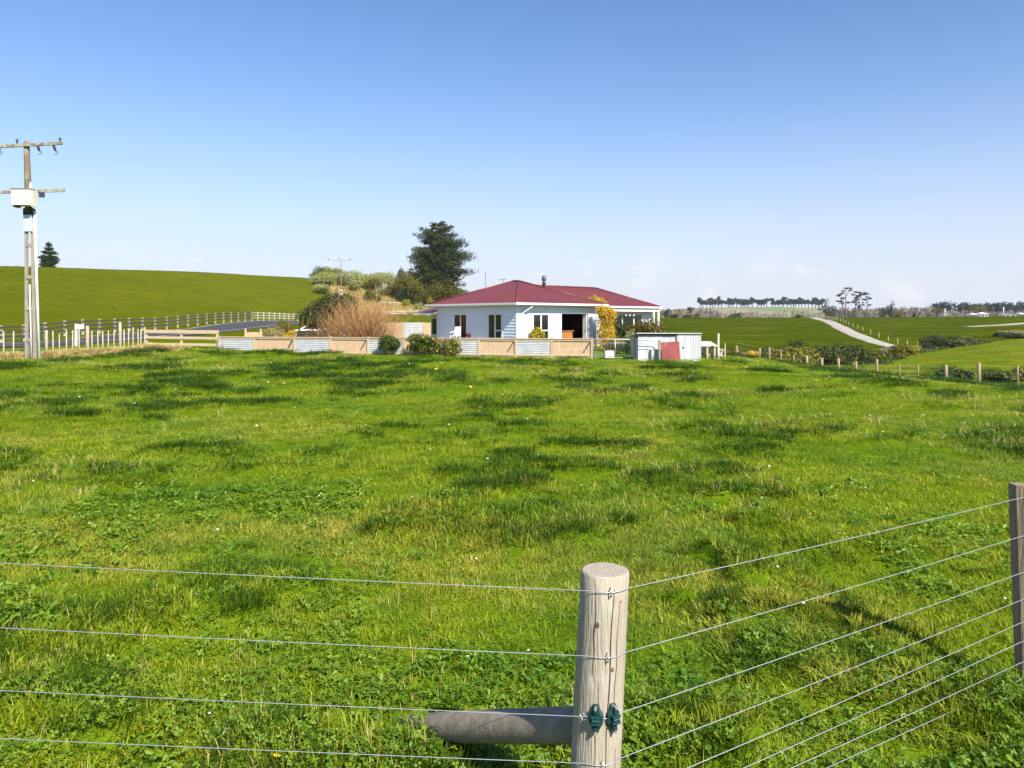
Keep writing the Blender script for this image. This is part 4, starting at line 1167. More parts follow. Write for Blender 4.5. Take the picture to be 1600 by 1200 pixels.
# hutch right of the shed
HYh = 37.0
hut = empty('hutch', (X(1097, HYh), HYh, -.1), 0, 'small open timber animal shelter with a pale roof right of the shed', 'shelter')
def hx(px): return X(px, HYh) - hut.location.x
def hz(py): return Zpx(py, HYh) + .1
M_grey = mat('grey_board', (.46, .42, .38), (.36, .32, .28), rough=.9, scale=3, stretch=(5, 5, .6))
MB().add([(hx(1095), -.1, hz(541)), (hx(1122), -.1, hz(541.5)), (hx(1121), 1.3, hz(536)), (hx(1095), 1.3, hz(535.5)), (hx(1095), -.1, hz(540)), (hx(1122), -.1, hz(540.5)), (hx(1121), 1.3, hz(534.8)), (hx(1095), 1.3, hz(534.5))],
    [(3, 2, 1, 0), (4, 5, 6, 7), (0, 1, 5, 4), (1, 2, 6, 5), (2, 3, 7, 6), (3, 0, 4, 7)]).build('roof', mat('pale_board', (.62, .58, .52), (.52, .47, .42), rough=.85, scale=3), hut)
for px in (1105, 1116.5): MB().box((hx(px)-.045, -.05, -.1), (hx(px)+.045, .04, hz(541.6))).build('post', M_tim if px < 1110 else M_grey, hut)
for px in (1098, 1118): MB().box((hx(px)-.04, 1.15, -.1), (hx(px)+.04, 1.23, hz(537))).build('post', M_grey, hut)
for k in range(5):
    a_ = 1099.5 + 3*k; MB().box((hx(a_), .5, hz(559 - 2.0*(4-k if k < 3 else 2))), (hx(a_+2.7), .53, hz(542.5))).build('board', mat('hutch_board_%d' % (k % 2), ((.56, .49, .47), (.48, .44, .40))[k % 2], rough=.9), hut)
simple_post(1122.5, 36.6, 521, 564, .085, mat('pale_post', (.60, .55, .45), (.50, .45, .36), rough=.9, scale=4, stretch=(5, 5, 1)), 'tall pale post standing at the right of the small shelter', 'tall_post')
simple_post(1133, 37.4, 536, 562, .045, M_tim, 'thin upright stake right of the nest box', 'stake')
nb = empty('nest_box', (X(1128, 37), 37, -.1), 0, 'little timber nest box on two stakes right of the shelter', 'nest box')
mb = MB(); mb.box((-.12, 0, hz(557)), (.13, .35, hz(555.5))); mb.box((-.12, 0, hz(547)), (.13, .35, hz(545.5))); mb.box((-.12, .33, hz(555.4)), (.13, .35, hz(547.1))); mb.box((-.12, 0, hz(555.4)), (-.095, .32, hz(547.1)))
mb.build('box', M_grey, nb)
for dx in (-.13, .15): MB().box((dx-.025, -.04, -.15), (dx+.025, -.003, hz(544.5))).build('stake', M_tim, nb)

# ------------------------------------------------------------------ fences along the road and the paddock edge
M_fpost = mat('pale_fence_post', (.58, .50, .38), (.46, .38, .27), rough=.9, scale=3, stretch=(5, 5, .8))
M_gpost = mat('grey_fence_post', (.44, .37, .28), (.34, .28, .21), rough=.9, scale=3, stretch=(5, 5, .8))
M_rail_d = mat('dark_rail', (.055, .05, .045), (.08, .07, .06), rough=.85, scale=3)  # near-black brown of the nearer rails and the steel stake
M_cpost = mat('cream_post', (.66, .60, .46), (.56, .50, .37), rough=.9, scale=3)
wf = empty('roadside_fence', (-20, 34.5, 0), 0, 'wire fence with thin pale battens between the paddock and the road', 'fence')
wlist = [(-40, .05, 1.25), (-16, .05, 1.2), (6, .05, 1.2), (21, .05, 1.2), (47, .045, 1.15), (73, .11, 1.2), (83, .05, 1.15), (93, .04, 1.0), (104, .05, 1.15), (114, .05, 1.15), (124, .045, 1.2), (137, .13, 1.35), (144, .05, 1.1), (153, .045, 1.1), (161, .05, 1.1), (169, .045, 1.1), (178, .045, 1.1), (188, .12, 1.5), (194, .05, 1.1), (201, .045, 1.15), (208, .045, 1.2), (216, .045, 1.1), (220, .045, 1.1), (226, .05, 1.2)]
prev = None
for (px, w, h) in wlist:
    Y = 32 + (px/228)*6.0; x = X(px, Y); z = G(x, Y)
    t = random.uniform(-.02, .02)
    lx, ly = x - wf.location.x, Y - wf.location.y
    MB().tube([(lx, ly, z-.2), (lx+t*.5, ly, z+h*.5), (lx+t, ly, z+h-.02), (lx+t, ly, z+h)], [w*.62, w*.6, w*.58, w*.4], 8).build('post' if w > .08 else 'batten', M_gpost if w > .08 else M_fpost, wf, smooth=True)
    cur = Vector((lx, ly - .05, z))
    if prev is not None:
        mb = MB()
        for hh in (.2, .42, .65, .88, 1.05): mb.tube([prev + Vector((0, 0, hh)), cur + Vector((0, 0, hh))], .004, 4, cap=False)
        mb.build('wire', M_wire, wf)
    prev = cur
x, Y = X(34.5, 33), 33; z = G(x, Y)
tag(MB().tube([(x, Y, z-.1), (x, Y, z+1.12)], .035, 8).build('steel_stake', M_rail_d), 'thin dark steel stake just left of the power pole foot', 'stake')
# rail fence on the far roadside
rl = empty('post_and_rail_fence', (-38, 60, 0), 0, 'three-rail fence with pale posts along the far side of the road', 'fence')
prev = None; k = 0
def rail_x(Y): return -38.2 + 1.1*math.sin((Y-55)/38.0)
Y = 40.0
while Y < 141:
    x = rail_x(Y) if Y > 52 else rail_x(52) - (52-Y)*1.6
    z = G(x, Y) + .02; h = 1.28
    far = Y > 106
    pw = .06 if far else .085
    MB().box((x+38-pw, Y-60-pw, z-.2), (x+38+pw, Y-60+pw, z+h)).build('post', M_cpost if far else M_fpost, rl)
    cur = Vector((x+38+.12, Y-60, z))
    if prev is not None:
        for hh in (.42, .78, 1.14):
            MB().bar(prev + Vector((0, 0, hh)), cur + Vector((0, 0, hh)), .05, .14 if not far else .085).build('rail', M_cpost if far else M_rail_d, rl)
    prev = cur; Y += 2.5; k += 1
def road_fence(name, pts, label, h, step, rails=(.5, .9), w=.14):
    c = catmull(pts, step); r = empty(name, (c[0].x, c[0].y, 0), 0, label, 'fence'); prev = None; d = 1e9
    for i, p in enumerate(c):
        z = G(p.x, p.y); lx, ly = p.x - c[0].x, p.y - c[0].y
        MB().box((lx-w/2, ly-w/2, z-.2), (lx+w/2, ly+w/2, z+h)).build('post', M_cpost, r)
        cur = Vector((lx, ly-.1, z))
        if prev is not None:
            for hh in rails: MB().bar(prev+Vector((0, 0, hh)), cur+Vector((0, 0, hh)), .05, .12).build('rail', M_cpost, r)
        prev = cur
    return r
road_fence('roadside_rail', [(X(598, 166), 166), (X(632, 172), 172), (X(662, 181), 181), (X(692, 190), 190)], 'pale post and rail fence on the near edge of the road by the house', 1.3, 3.0)
road_fence('upper_rail', [(X(582, 192), 192), (X(610, 194), 194), (X(634, 197), 197)], 'short cream rail fence at the foot of the golden bank', 1.3, 2.6)
# small sign by the road
sg = empty('road_sign', (X(119, 47), 47, G(X(119, 47), 47)), 0, 'small pale green sign board on a white post beside the road', 'sign')
zz = sg.location.z
MB().box((-.06, -.05, 0), (.06, .05, Zpx(506, 47)-zz)).build('post', M_white, sg)
MB().box((-.02, -.09, Zpx(514, 47)-zz), (.54, -.052, Zpx(507, 47)-zz)).build('board', mat('sign_green', (.52, .70, .62), (.60, .76, .70), rough=.5, scale=3), sg)
# paddock edge fence on the right
ef = empty('paddock_fence', (20, 44, 0), 0, 'row of pale posts with wires along the right edge of the paddock', 'fence')
edge = [(1151, 544, 557, 44, .14), (1187, 544, 557, 45, .13), (1202, 543, 559, 45, .13), (1220, 547, 562, 45, .10), (1240, 555, 569, 45, .10), (1260.5, 556, 574, 44.5, .18), (1284, 559, 576, 45, .19), (1310, 560.5, 581, 44.5, .17), (1337.5, 565, 582, 45, .16), (1370, 561, 584, 45, .16), (1405.5, 570, 587, 45, .11), (1434.5, 571, 588, 45, .10), (1478, 570, 592, 44.5, .20), (1529.5, 567, 597, 44, .20), (1590, 571, 602, 43, .11), (1650, 571, 606, 42, .18)]
prev = None
for (px, yt, yb, Y, w) in edge:
    x = X(px, Y); zb = G(x, Y); zt = max(Zpx(yt, Y), zb + .6)
    lx, ly = x-20, Y-44
    MB().tube([(lx, ly, zb-.3), (lx, ly, zt-.03), (lx, ly, zt)], [w/2, w/2, w*.36], 8).build('post', mat('yellow_post', (.38, .30, .17), (.28, .21, .12), rough=.9, scale=3, stretch=(4, 4, 1)), ef, smooth=True)
    cur = (lx, ly-.08, zb)
    if prev:
        mb = MB()
        for hh in (.25, .5, .78): mb.tube([Vector(prev)+Vector((0, 0, hh)), Vector(cur)+Vector((0, 0, hh))], .003, 4, cap=False)
        mb.build('wire', M_wire, ef)
    prev = cur
# fence beside the gravel driveway
df_ = empty('driveway_fence', (drv[3][0], drv[3][1], 0), 0, 'line of small pale posts beside the gravel driveway', 'fence')
cc = catmull(drv, 6.0)
for i, p in enumerate(cc):
    t = (cc[min(i+1, len(cc)-1)] - cc[max(i-1, 0)]).normalized(); q = p + Vector((-t.y, t.x))*2.8
    if q.x < p.x: q = p - Vector((-t.y, t.x))*2.8
    z = G(q.x, q.y)
    MB().box((q.x-drv[3][0]-.035, q.y-drv[3][1]-.035, z-.1), (q.x-drv[3][0]+.035, q.y-drv[3][1]+.035, z+.8)).build('post', M_fpost, df_)

# ------------------------------------------------------------------ foliage
def unit(g, n):
    v = g.normal(0, 1, (n, 3)); return v/np.linalg.norm(v, axis=1)[:, None]
def leaf_cloud(lobes, n, size, seed, shell=.6, asp=.6, outward=.5, rough=.22, upl=0.0, bias=None):
    g = np.random.default_rng(seed); lobes = np.array(lobes, float)
    wgt = (lobes[:, 3]*lobes[:, 4] + lobes[:, 3]*lobes[:, 5] + lobes[:, 4]*lobes[:, 5]); wgt /= wgt.sum()
    k = g.choice(len(lobes), n, p=wgt); d = unit(g, n)
    ph = k*1.7
    bump = 1 + rough*(np.sin(d[:, 0]*5+ph)*np.sin(d[:, 1]*5+ph*2)*np.sin(d[:, 2]*5+ph*3)*2 + g.normal(0, .35, n))
    r = (shell + (1-shell)*np.sqrt(g.uniform(0, 1, n)))*bump
    c = lobes[k, :3] + d*lobes[k, 3:6]*r[:, None]
    nrm = unit(g, n)*(1-outward) + d*outward + np.array([0, 0, upl]); nrm /= np.linalg.norm(nrm, axis=1)[:, None]
    a = np.cross(nrm, unit(g, n)); a /= np.linalg.norm(a, axis=1)[:, None] + 1e-9; b = np.cross(nrm, a)
    s = size*g.uniform(.55, 1.35, n)
    A, B = a*(s*.5)[:, None], b*(s*.5*asp)[:, None]
    V = np.stack([c-A, c-B*1.0, c+A, c+B], 1).reshape(-1, 3)
    F = (np.arange(n)[:, None]*4 + np.arange(4)[None]).astype(int)
    lob_t = g.uniform(-.22, .22, len(lobes))
    t = np.clip(g.normal(.5, .22, n) + lob_t[k], 0, 1)
    return V, F, np.repeat(t, 4)
def dome(g, w, h, nl, d=None, base=.12, small=.42):
    """lobes heaped into an uneven dome"""
    d = d or w; L = []
    for i in range(nl):
        a = g.uniform(0, 6.283); r = math.sqrt(g.uniform(0, 1))*.62
        zc = (base + (1-base)*g.uniform(.18, .95)*(1 - .75*r*r))*h
        s = g.uniform(small*.65, small*1.15)
        L.append((r*math.cos(a)*w*.5, r*math.sin(a)*d*.5, min(zc, h*(1-s*.55)), s*w*.5, s*d*.5, s*h*.55))
    L.append((0, 0, h*.5, w*.30, d*.30, h*.40))
    return L
M_wood = mat('bark', (.16, .125, .09), (.10, .08, .06), rough=.95, scale=4, stretch=(3, 3, .6), bump=.5)
M_woodg = mat('grey_bark', (.17, .15, .13), (.12, .105, .09), rough=.95, scale=4)
LM = {
 'dark':   leaf_mat('dark_leaf', (.016, .036, .010), (.045, .075, .016), trans=.15),
 'pine':   leaf_mat('pine_needle', (.012, .028, .003), (.048, .066, .007), trans=.12),
 'mid':    leaf_mat('mid_leaf', (.040, .075, .014), (.095, .13, .022), trans=.25),
 'olive':  leaf_mat('olive_leaf', (.085, .090, .012), (.20, .175, .024), trans=.25),
 'sage':   leaf_mat('sage_leaf', (.20, .22, .06), (.42, .42, .16), trans=.25, tcol=(1.1, 1.1, .8)),
 'gold':   leaf_mat('gold_leaf', (.42, .27, .018), (.68, .47, .05), trans=.3),
 'lime':   leaf_mat('lime_leaf', (.20, .23, .010), (.38, .36, .015), trans=.3),
 'bronze': leaf_mat('bronze_leaf', (.085, .055, .020), (.16, .12, .035), trans=.2),
 'tan':    leaf_mat('tan_leaf', (.26, .20, .08), (.40, .32, .15), trans=.3, tcol=(1, .95, .8)),
 'far':    leaf_mat('far_leaf', (.016, .030, .018), (.038, .055, .028), trans=.1),
 'bare':   leaf_mat('bare_twigs', (.22, .18, .13), (.36, .30, .22), trans=.1, tcol=(1, 1, 1)),
}
def plant(name, label, cat, px, Y, w, h, kind, n=1800, leaf=.09, nl=9, seed=1, depth=None, group=None, second=None, base=.12, dz=0.0, stems=4, shell=.6, asp=.6, lobes=None, rough=.22, small=.42):
    x = X(px, Y); z = G(x, Y) + dz
    r = empty(name, (x, Y, z), 0, label, cat, group)
    g = np.random.default_rng(seed)
    L = lobes or dome(g, w, h, nl, depth, base, small)
    np_mesh('crown', *leaf_cloud(L, n, leaf, seed+1, shell=shell, asp=asp, rough=rough)[:2], LM[kind], r, tint=leaf_cloud(L, n, leaf, seed+1, shell=shell, asp=asp, rough=rough)[2])
    if second:
        k2, n2, s2 = second
        V, F, T = leaf_cloud(L, n2, s2, seed+5, shell=.92, asp=.8, outward=.7, rough=rough)
        np_mesh('flowers' if k2 in ('gold', 'lime') else 'pale_leaves', V, F, LM[k2], r, tint=T)
    mb = MB()
    for i in range(stems):
        l = L[g.integers(0, len(L))]
        mb.tube([(g.normal(0, .04)*w, g.normal(0, .04)*w, -.1), (l[0]*.45, l[1]*.45, l[2]*.5), (l[0]*.8, l[1]*.8, l[2]*.95)], [.028*h+.01, .018*h+.008, .006*h+.004], 6)
    mb.build('trunk' if cat == 'tree' else 'stem', M_wood, r, smooth=True)
    return r
# ---- bushes against the panel fence
plant('clipped_bush', 'round dark green bush leaning at the iron panel, left of the yellow-flowered one', 'bush', 606, 38.6, 1.65, 1.05, 'mid', 3800, .085, 14, 11, dz=.0, base=.30, stems=7, depth=.9)
plant('flowering_bush', 'wide green bush dotted with yellow flowers in front of the fence', 'bush', 660, 38.0, 1.95, 1.18, 'mid', 4200, .09, 16, 12, second=('gold', 160, .12), base=.15, depth=1.0)
plant('pale_bush', 'smaller pale-leaved bush touching the right side of the yellow-flowered one', 'bush', 703, 37.6, 1.35, .95, 'olive', 2800, .085, 12, 13, second=('sage', 500, .08), base=.12, depth=.9)
# ---- beside the house
plant('golden_shrub', 'rounded yellow shrub under the sunlit house window', 'bush', 838, 40.2, 1.15, 1.45, 'lime', 2600, .085, 10, 14, second=('gold', 900, .09), dz=0)
gx = 45.2
plant('golden_hedge', 'tall golden-yellow hedge column at the right corner of the house', 'hedge', 946, gx, 1.3, 2.75, 'gold', 9000, .095, 10, 15, shell=.3, lobes=[(-.1, 0, .55, .52, .5, .6), (0, 0, 1.2, .58, .5, .65), (.05, 0, 1.85, .56, .5, .6), (-.05, 0, 2.4, .5, .5, .42), (.32, 0, 2.2, .4, .4, .45), (-.3, .1, 2.55, .3, .3, .3), (.3, 0, .9, .35, .4, .5)], stems=3)
plant('golden_creeper', 'golden creeper spreading on the red roof above the hedge', 'creeper', 931, 47.6, 1.2, .6, 'gold', 900, .09, 5, 16, dz=2.86, lobes=[(-.25, 0, .32, .3, .3, .16), (.1, 0, .24, .38, .3, .16), (.42, 0, .12, .3, .3, .12), (-.05, 0, .42, .16, .2, .15)], stems=1)
plant('dark_shrub', 'dark leafy shrub between the golden hedge and the verandah', 'bush', 968, 46.5, 1.5, 2.0, 'dark', 3200, .10, 12, 17, second=('bronze', 500, .1))
plant('blossom_shrub', 'low shrub with pale pinkish leaves behind the netting gate', 'bush', 966, 42.2, 1.9, 1.05, 'olive', 2600, .085, 10, 18, second=('tan', 900, .09))
plant('silver_shrub', 'small silvery shrub behind the left end of the shed', 'bush', 986, 40.5, .8, 1.45, 'sage', 1300, .09, 7, 19)
plant('bronze_shrub', 'wide bronze-green shrub in front of the verandah, above the shed roof', 'bush', 1020, 44.0, 2.9, 2.15, 'bronze', 6000, .10, 16, 20, second=('olive', 1600, .1))
plant('verandah_shrub', 'leafy olive shrub at the foot of the verandah windows', 'bush', 994, 45.5, 2.2, 1.75, 'olive', 3600, .10, 10, 21, second=('dark', 900, .1))
plant('clipped_ball', 'dark clipped ball shrub behind the netting gate', 'bush', 982, 39.5, .8, .75, 'dark', 1200, .06, 8, 22)
# ---- left of the house, in the yard
plant('straw_shrub', 'pale straw-coloured shrub behind the fence, left of the orange one', 'bush', 431, 47.0, 1.7, 1.35, 'tan', 2200, .09, 10, 23)
plant('olive_shrub', 'olive feathery shrub rising behind the orange one', 'bush', 446, 49.0, 1.6, 1.75, 'olive', 2000, .10, 9, 24)
plant('orange_shrub', 'orange-gold rounded shrub behind the panel fence', 'bush', 452, 46.0, 1.3, 1.15, 'gold', 2200, .08, 10, 25)
plant('spreading_tree', 'dark evergreen tree spreading low over the white car', 'tree', 521, 51.5, 5.2, 3.7, 'dark', 15000, .15, 18, 26, base=.25, stems=9, shell=.3, lobes=[(-1.3, 0, 1.5, .9, .9, .5), (-.4, 0, 1.5, .9, .9, .6), (.3, 0, 2.3, 1.1, 1, .7), (-1.7, 0, 1.9, .9, 1, .5), (-1.1, .2, 2.3, 1.0, 1.0, .6), (-.5, 0, 2.7, 1.0, 1.0, .6), (.2, .3, 3.0, 1.1, 1, .62), (.9, 0, 2.8, .9, 1, .6), (-1.9, 0, 1.6, .55, .8, .35), (0, .5, 2.0, 1.2, 1, .7), (-.9, 0, 1.7, .9, .9, .5), (.6, 0, 1.3, .9, .9, .8), (.0, 0, .8, .5, .5, .7)])
# twiggy reddish bush
def twig_bush(name, label, px, Y, w, h, n, seed):
    x = X(px, Y); r = empty(name, (x, Y, G(x, Y)), 0, label, 'bush'); g = np.random.default_rng(seed)
    def strands(n, r0, rad, lo, hi, start=None):
        V = []; F = []; T = []; tips = []
        for i in range(n):
            a = g.uniform(0, 6.283); el = g.uniform(lo, hi)
            L = h*g.uniform(.7, 1.12)*(1.0 if el > .8 else 1.05)
            p = Vector((g.normal(0, r0), g.normal(0, r0), 0)) if start is None else Vector(start[g.integers(0, len(start))])
            if start is not None: L *= .38
            d = Vector((math.cos(a)*math.cos(el), math.sin(a)*math.cos(el), math.sin(el)))
            t = g.uniform(); wd = rad*g.uniform(.6, 1.3); side = Vector((-math.sin(a + g.normal(0, 1)), math.cos(a + g.normal(0, 1)), 0)); n0 = len(V)
            m = 6
            for j in range(m):
                s = j/(m-1); q = p + d*L*s + Vector((0, 0, -.10*L*s*s*(1.2-el*.6))) + Vector(tuple(g.normal(0, .012*L, 3)))*(s > 0)
                ww = wd*(1-.75*s)
                V += [tuple(q - side*ww), tuple(q + side*ww)]; T += [t, t]
                if j >= 2: tips.append(tuple(q))
            for j in range(m-1): F.append((n0+2*j, n0+2*j+1, n0+2*j+3, n0+2*j+2))
        return np.array(V), np.array(F), np.array(T), tips
    sc = w/h/1.28
    V, F, T, tips = strands(n, .26*w/3, .018, .38, 1.35)
    V[:, 0] *= sc; V[:, 1] *= sc*.7
    tm = leaf_mat('red_twig', (.27, .13, .05), (.55, .32, .14), trans=.08, tcol=(1, 1, 1))
    np_mesh('stem', V, F, tm, r, tint=T)
    V2, F2, T2, _ = strands(n*4, .1, .0065, .2, 1.4, start=tips)
    V2[:, 0] *= sc; V2[:, 1] *= sc*.7
    np_mesh('twigs', V2, F2, tm, r, tint=T2)
    return r
twig_bush('twiggy_bush', 'large leafless reddish-brown twiggy bush behind the fence', 567, 46.2, 4.5, 3.0, 800, 27)
plant('inner_bush', 'olive-green leaves growing through the twiggy bush', 'bush', 575, 46.0, 1.6, 1.9, 'olive', 900, .09, 8, 28)
# back fence in the yard
bf = empty('back_fence', (X(596, 60), 60, G(X(596, 60), 60)), 0, 'paling and iron fence at the back of the yard beside the house', 'fence')
def bxx(px): return X(px, 60) - bf.location.x
bz = bf.location.z
zt = Zpx(504, 60)-bz
for k in range(16):
    a_ = 596 + k*2.05; MB().box((bxx(a_)+.005, 0, -.1), (bxx(a_+2.0)-.004, .03, zt+random.uniform(-.02, .02))).build('paling', M_tim2, bf)
mb = MB(); corr(mb, bxx(629), bxx(660), .05, zt, .02, amp=.012, pitch=.15); mb.build('iron_panel', M_iron, bf, smooth=True)
for k in range(13):
    a_ = 660.5 + k*2.05; MB().box((bxx(a_)+.005, 0, -.1), (bxx(a_+2.0)-.004, .03, zt+random.uniform(-.02, .02))).build('paling', M_tim2, bf)
for px in (596, 628, 660, 688): MB().box((bxx(px)-.05, .04, -.1), (bxx(px)+.05, .12, zt+.03)).build('post', M_tim, bf)
bf2 = empty('yard_fence', (X(400, 53), 53, G(X(400, 53), 53)), 0, 'low pale paling fence across the driveway behind the shrubs', 'fence')
z2 = Zpx(516.5, 53) - bf2.location.z
def b2x(px): return X(px, 53) - bf2.location.x
for k in range(30):
    a_ = 384 + k*4.4
    if 408 < a_ < 424: continue
    MB().box((b2x(a_), 0, -.1), (b2x(a_+4.2), .03, z2 + (.0 if a_ > 425 else -.12))).build('paling', M_tim2 if a_ < 492 else M_grey, bf2)
for px in (384, 408, 424, 468, 512): MB().box((b2x(px)-.06, -.08, -.1), (b2x(px)+.06, -.003, z2+.12)).build('post', M_tim, bf2)
# white car behind the spreading tree
def car():
    Yc = 56.0; r = empty('parked_car', (X(497, Yc), Yc, G(X(497, Yc), Yc)), .15, 'white parked car half hidden behind the dark spreading tree', 'car')
    M_car = mat('white_car_paint', (.78, .79, .80), rough=.25, spec=.5)
    prof = [(-2.1, .35), (-2.12, .62), (-2.0, .86), (-1.25, .98), (-.55, 1.46), (.75, 1.50), (1.55, 1.02), (2.0, .92), (2.1, .6), (2.08, .35)]
    def shell(w, P, nm, m, par):
        mb = MB(); n = len(P)
        V = [(x, -w, z) for x, z in P] + [(x, w, z) for x, z in P]
        F = [tuple(range(n)), tuple(range(2*n-1, n-1, -1))] + [(k, n+k, n+(k+1) % n, (k+1) % n) for k in range(n)]
        mb.add(V, F); o = mb.build(nm, m, par); bv = o.modifiers.new('bevel', 'BEVEL'); bv.width = .06; bv.segments = 3; return o
    shell(.84, prof, 'body', M_car, r)
    for s in (-1, 1):
        MB().add([(-1.05, s*.848, 1.0), (-.5, s*.848, 1.40), (.1, s*.848, 1.42), (.1, s*.848, 1.0)], [(0, 1, 2, 3)]).build('side_window', M_glass, r)
        MB().add([(.17, s*.848, 1.0), (.17, s*.848, 1.42), (.70, s*.848, 1.43), (1.3, s*.848, 1.03)], [(0, 1, 2, 3)]).build('side_window', M_glass, r)
    for x in (-1.3, 1.3):
        for s in (-1, 1):
            o = MB().tube([(x, s*.70, .31), (x, s*.87, .31)], .31, 18).build('wheel', M_dark, r)
            MB().tube([(x, s*.871, .31), (x, s*.885, .31)], .19, 14).build('rim', M_iron, o)
    MB().box((-2.15, -.6, .66), (-2.10, -.35, .8)).build('headlight', M_glass, r); MB().box((-2.15, .35, .66), (-2.10, .6, .8)).build('headlight', M_glass, r)
car()
# ---- mound behind the road
mound = [  # name, label, px, Y, w, h, kind, seed
 ('grey_green_shrub', 'grey-green spreading shrub at the left end of the bank', 506, 200, 8.5, 3.6, 'sage', 30),
 ('low_grey_shrub', 'low pale shrub on the bank left of the far power pole', 502, 187, 6.5, 2.6, 'sage', 31),
 ('sage_tree', 'broad pale sage-green tree crowning the bank behind the far power pole', 524, 215, 10.5, 5.0, 'sage', 32),
 ('sage_tree', 'pale sage-green tree just right of the far power pole', 556, 220, 12, 5.4, 'sage', 33),
 ('sage_tree', 'pale sage-green tree midway between far pole and dark cone tree', 586, 219, 13, 5.6, 'sage', 34),
 ('cone_tree', 'dark conical tree left of the tall pine', 627, 205, 7.5, 9.0, 'olive', 35),
 ('leafy_bush', 'dark bush at the foot of the conical tree', 633, 200, 6.0, 5.0, 'dark', 36),
 ('sage_tree', 'pale tree top between the conical tree and the pine', 652, 222, 13, 8.0, 'sage', 37),
 ('olive_tree', 'olive-green tree just below the pine', 672, 212, 11.5, 8.4, 'olive', 38),
 ('dark_tree', 'dark tree under the right side of the pine', 706, 214, 8.0, 7.0, 'dark', 39),
 ('olive_tree', 'large olive-green tree filling the gap left of the pine foot', 650, 201, 12, 9.2, 'olive', 55),
 ('olive_tree', 'yellow-olive tree directly in front of the pine trunk', 676, 200, 12, 8.6, 'olive', 56),
 ('olive_tree', 'olive tree in front of the pine, nearest the house roof', 704, 202, 10, 8.6, 'olive', 57),
 ('sage_tree', 'widest pale tree in the middle of the bank top', 604, 213, 14, 6.6, 'sage', 58),
 ('lime_bush', 'bright yellow-green upright bush low on the bank', 672, 197, 3.0, 4.2, 'lime', 40),
 ('lime_bush', 'small yellow-green bush below the conical tree', 634, 194, 3.0, 2.4, 'lime', 41),
 ('lime_bush', 'yellow-green bush left of the upright yellow one', 654, 199, 3.4, 3.0, 'lime', 42),
 ('olive_bush', 'olive bush standing alone on the golden bank', 579, 192, 3.6, 3.8, 'olive', 43),
 ('olive_bush', 'low olive bush beside the lone bank bush', 589, 193, 3.4, 2.2, 'olive', 44),
 ('cabbage_bush', 'grey-green tufted bush at the right of the bank', 656, 188, 3.4, 2.6, 'sage', 45),
 ('olive_bush', 'low olive scrub between bank bushes and the conical tree', 606, 206, 6.0, 2.6, 'olive', 46),
 ('dark_bush', 'dark scrub below the pale trees at the left', 545, 209, 8.0, 2.8, 'dark', 47),
]
for (nm, lb, px, Y, w, h, kd, sd) in mound:
    conical = nm == 'cone_tree'
    lobes = None
    if conical: lobes = [(0, 0, h*t, w*.5*(1-t)**.7, w*.5*(1-t)**.7, h*.16) for t in (.12, .3, .48, .64, .78, .88)]
    plant(nm, lb, 'tree' if 'tree' in nm else 'bush', px, Y, w, h, kd, int(1500 + 90*w*h), .34 if h > 3 else .26, 13, sd, lobes=lobes, second=('dark', int(4*w*h), .35) if kd in ('sage', 'olive') else None, base=.05, small=.40, stems=3, group='shrubs and trees on the bank')
g = np.random.default_rng(48)
for i in range(24):
    px = g.uniform(494, 692); Y = g.uniform(204, 226); kd = ('sage', 'olive', 'olive', 'sage', 'lime', 'mid')[g.integers(0, 6)]
    plant('scrub_bush', 'one of the rounded scrub bushes massed along the top of the bank', 'bush', px, Y, g.uniform(5, 8.5), g.uniform(3.0, 4.8) + (1.2 if px > 635 else 0), kd, 2600, .32, 11, 900+i*3, second=('dark', 160, .35), base=.05, stems=2, group='scrub massed on the bank')
def spiky(name, label, px, Y, h, n, seed, kind='tan', plumes=0):
    x = X(px, Y); r = empty(name, (x, Y, G(x, Y)), 0, label, 'plant'); V, F, T = blades(n, .35*h, h*.7, h*1.15, .06, .13, .38, seed)
    np_mesh('leaves', V, F, LM[kind], r, tint=T)
    if plumes:
        V, F, T = blades(plumes, .25*h, h*1.2, h*1.6, .22, .34, .16, seed+1)
        np_mesh('plumes', V, F, leaf_mat('plume', (.48, .41, .29), (.60, .52, .40), trans=.3, tcol=(1, 1, .9)), r, tint=T)
spiky('pampas', 'pampas clump with cream plumes right of the far power pole', 541, 206, 3.2, 240, 71, 'tan', 26)
spiky('pampas', 'pampas clump with cream plumes left of the conical tree', 599, 207, 2.9, 220, 72, 'olive', 24)
spiky('flax', 'spiky pale flax clump right of the first pampas', 551, 200, 2.4, 200, 73, 'olive')
spiky('flax', 'spiky dark flax beside the second pampas clump', 590, 205, 2.4, 200, 74, 'sage', 8)
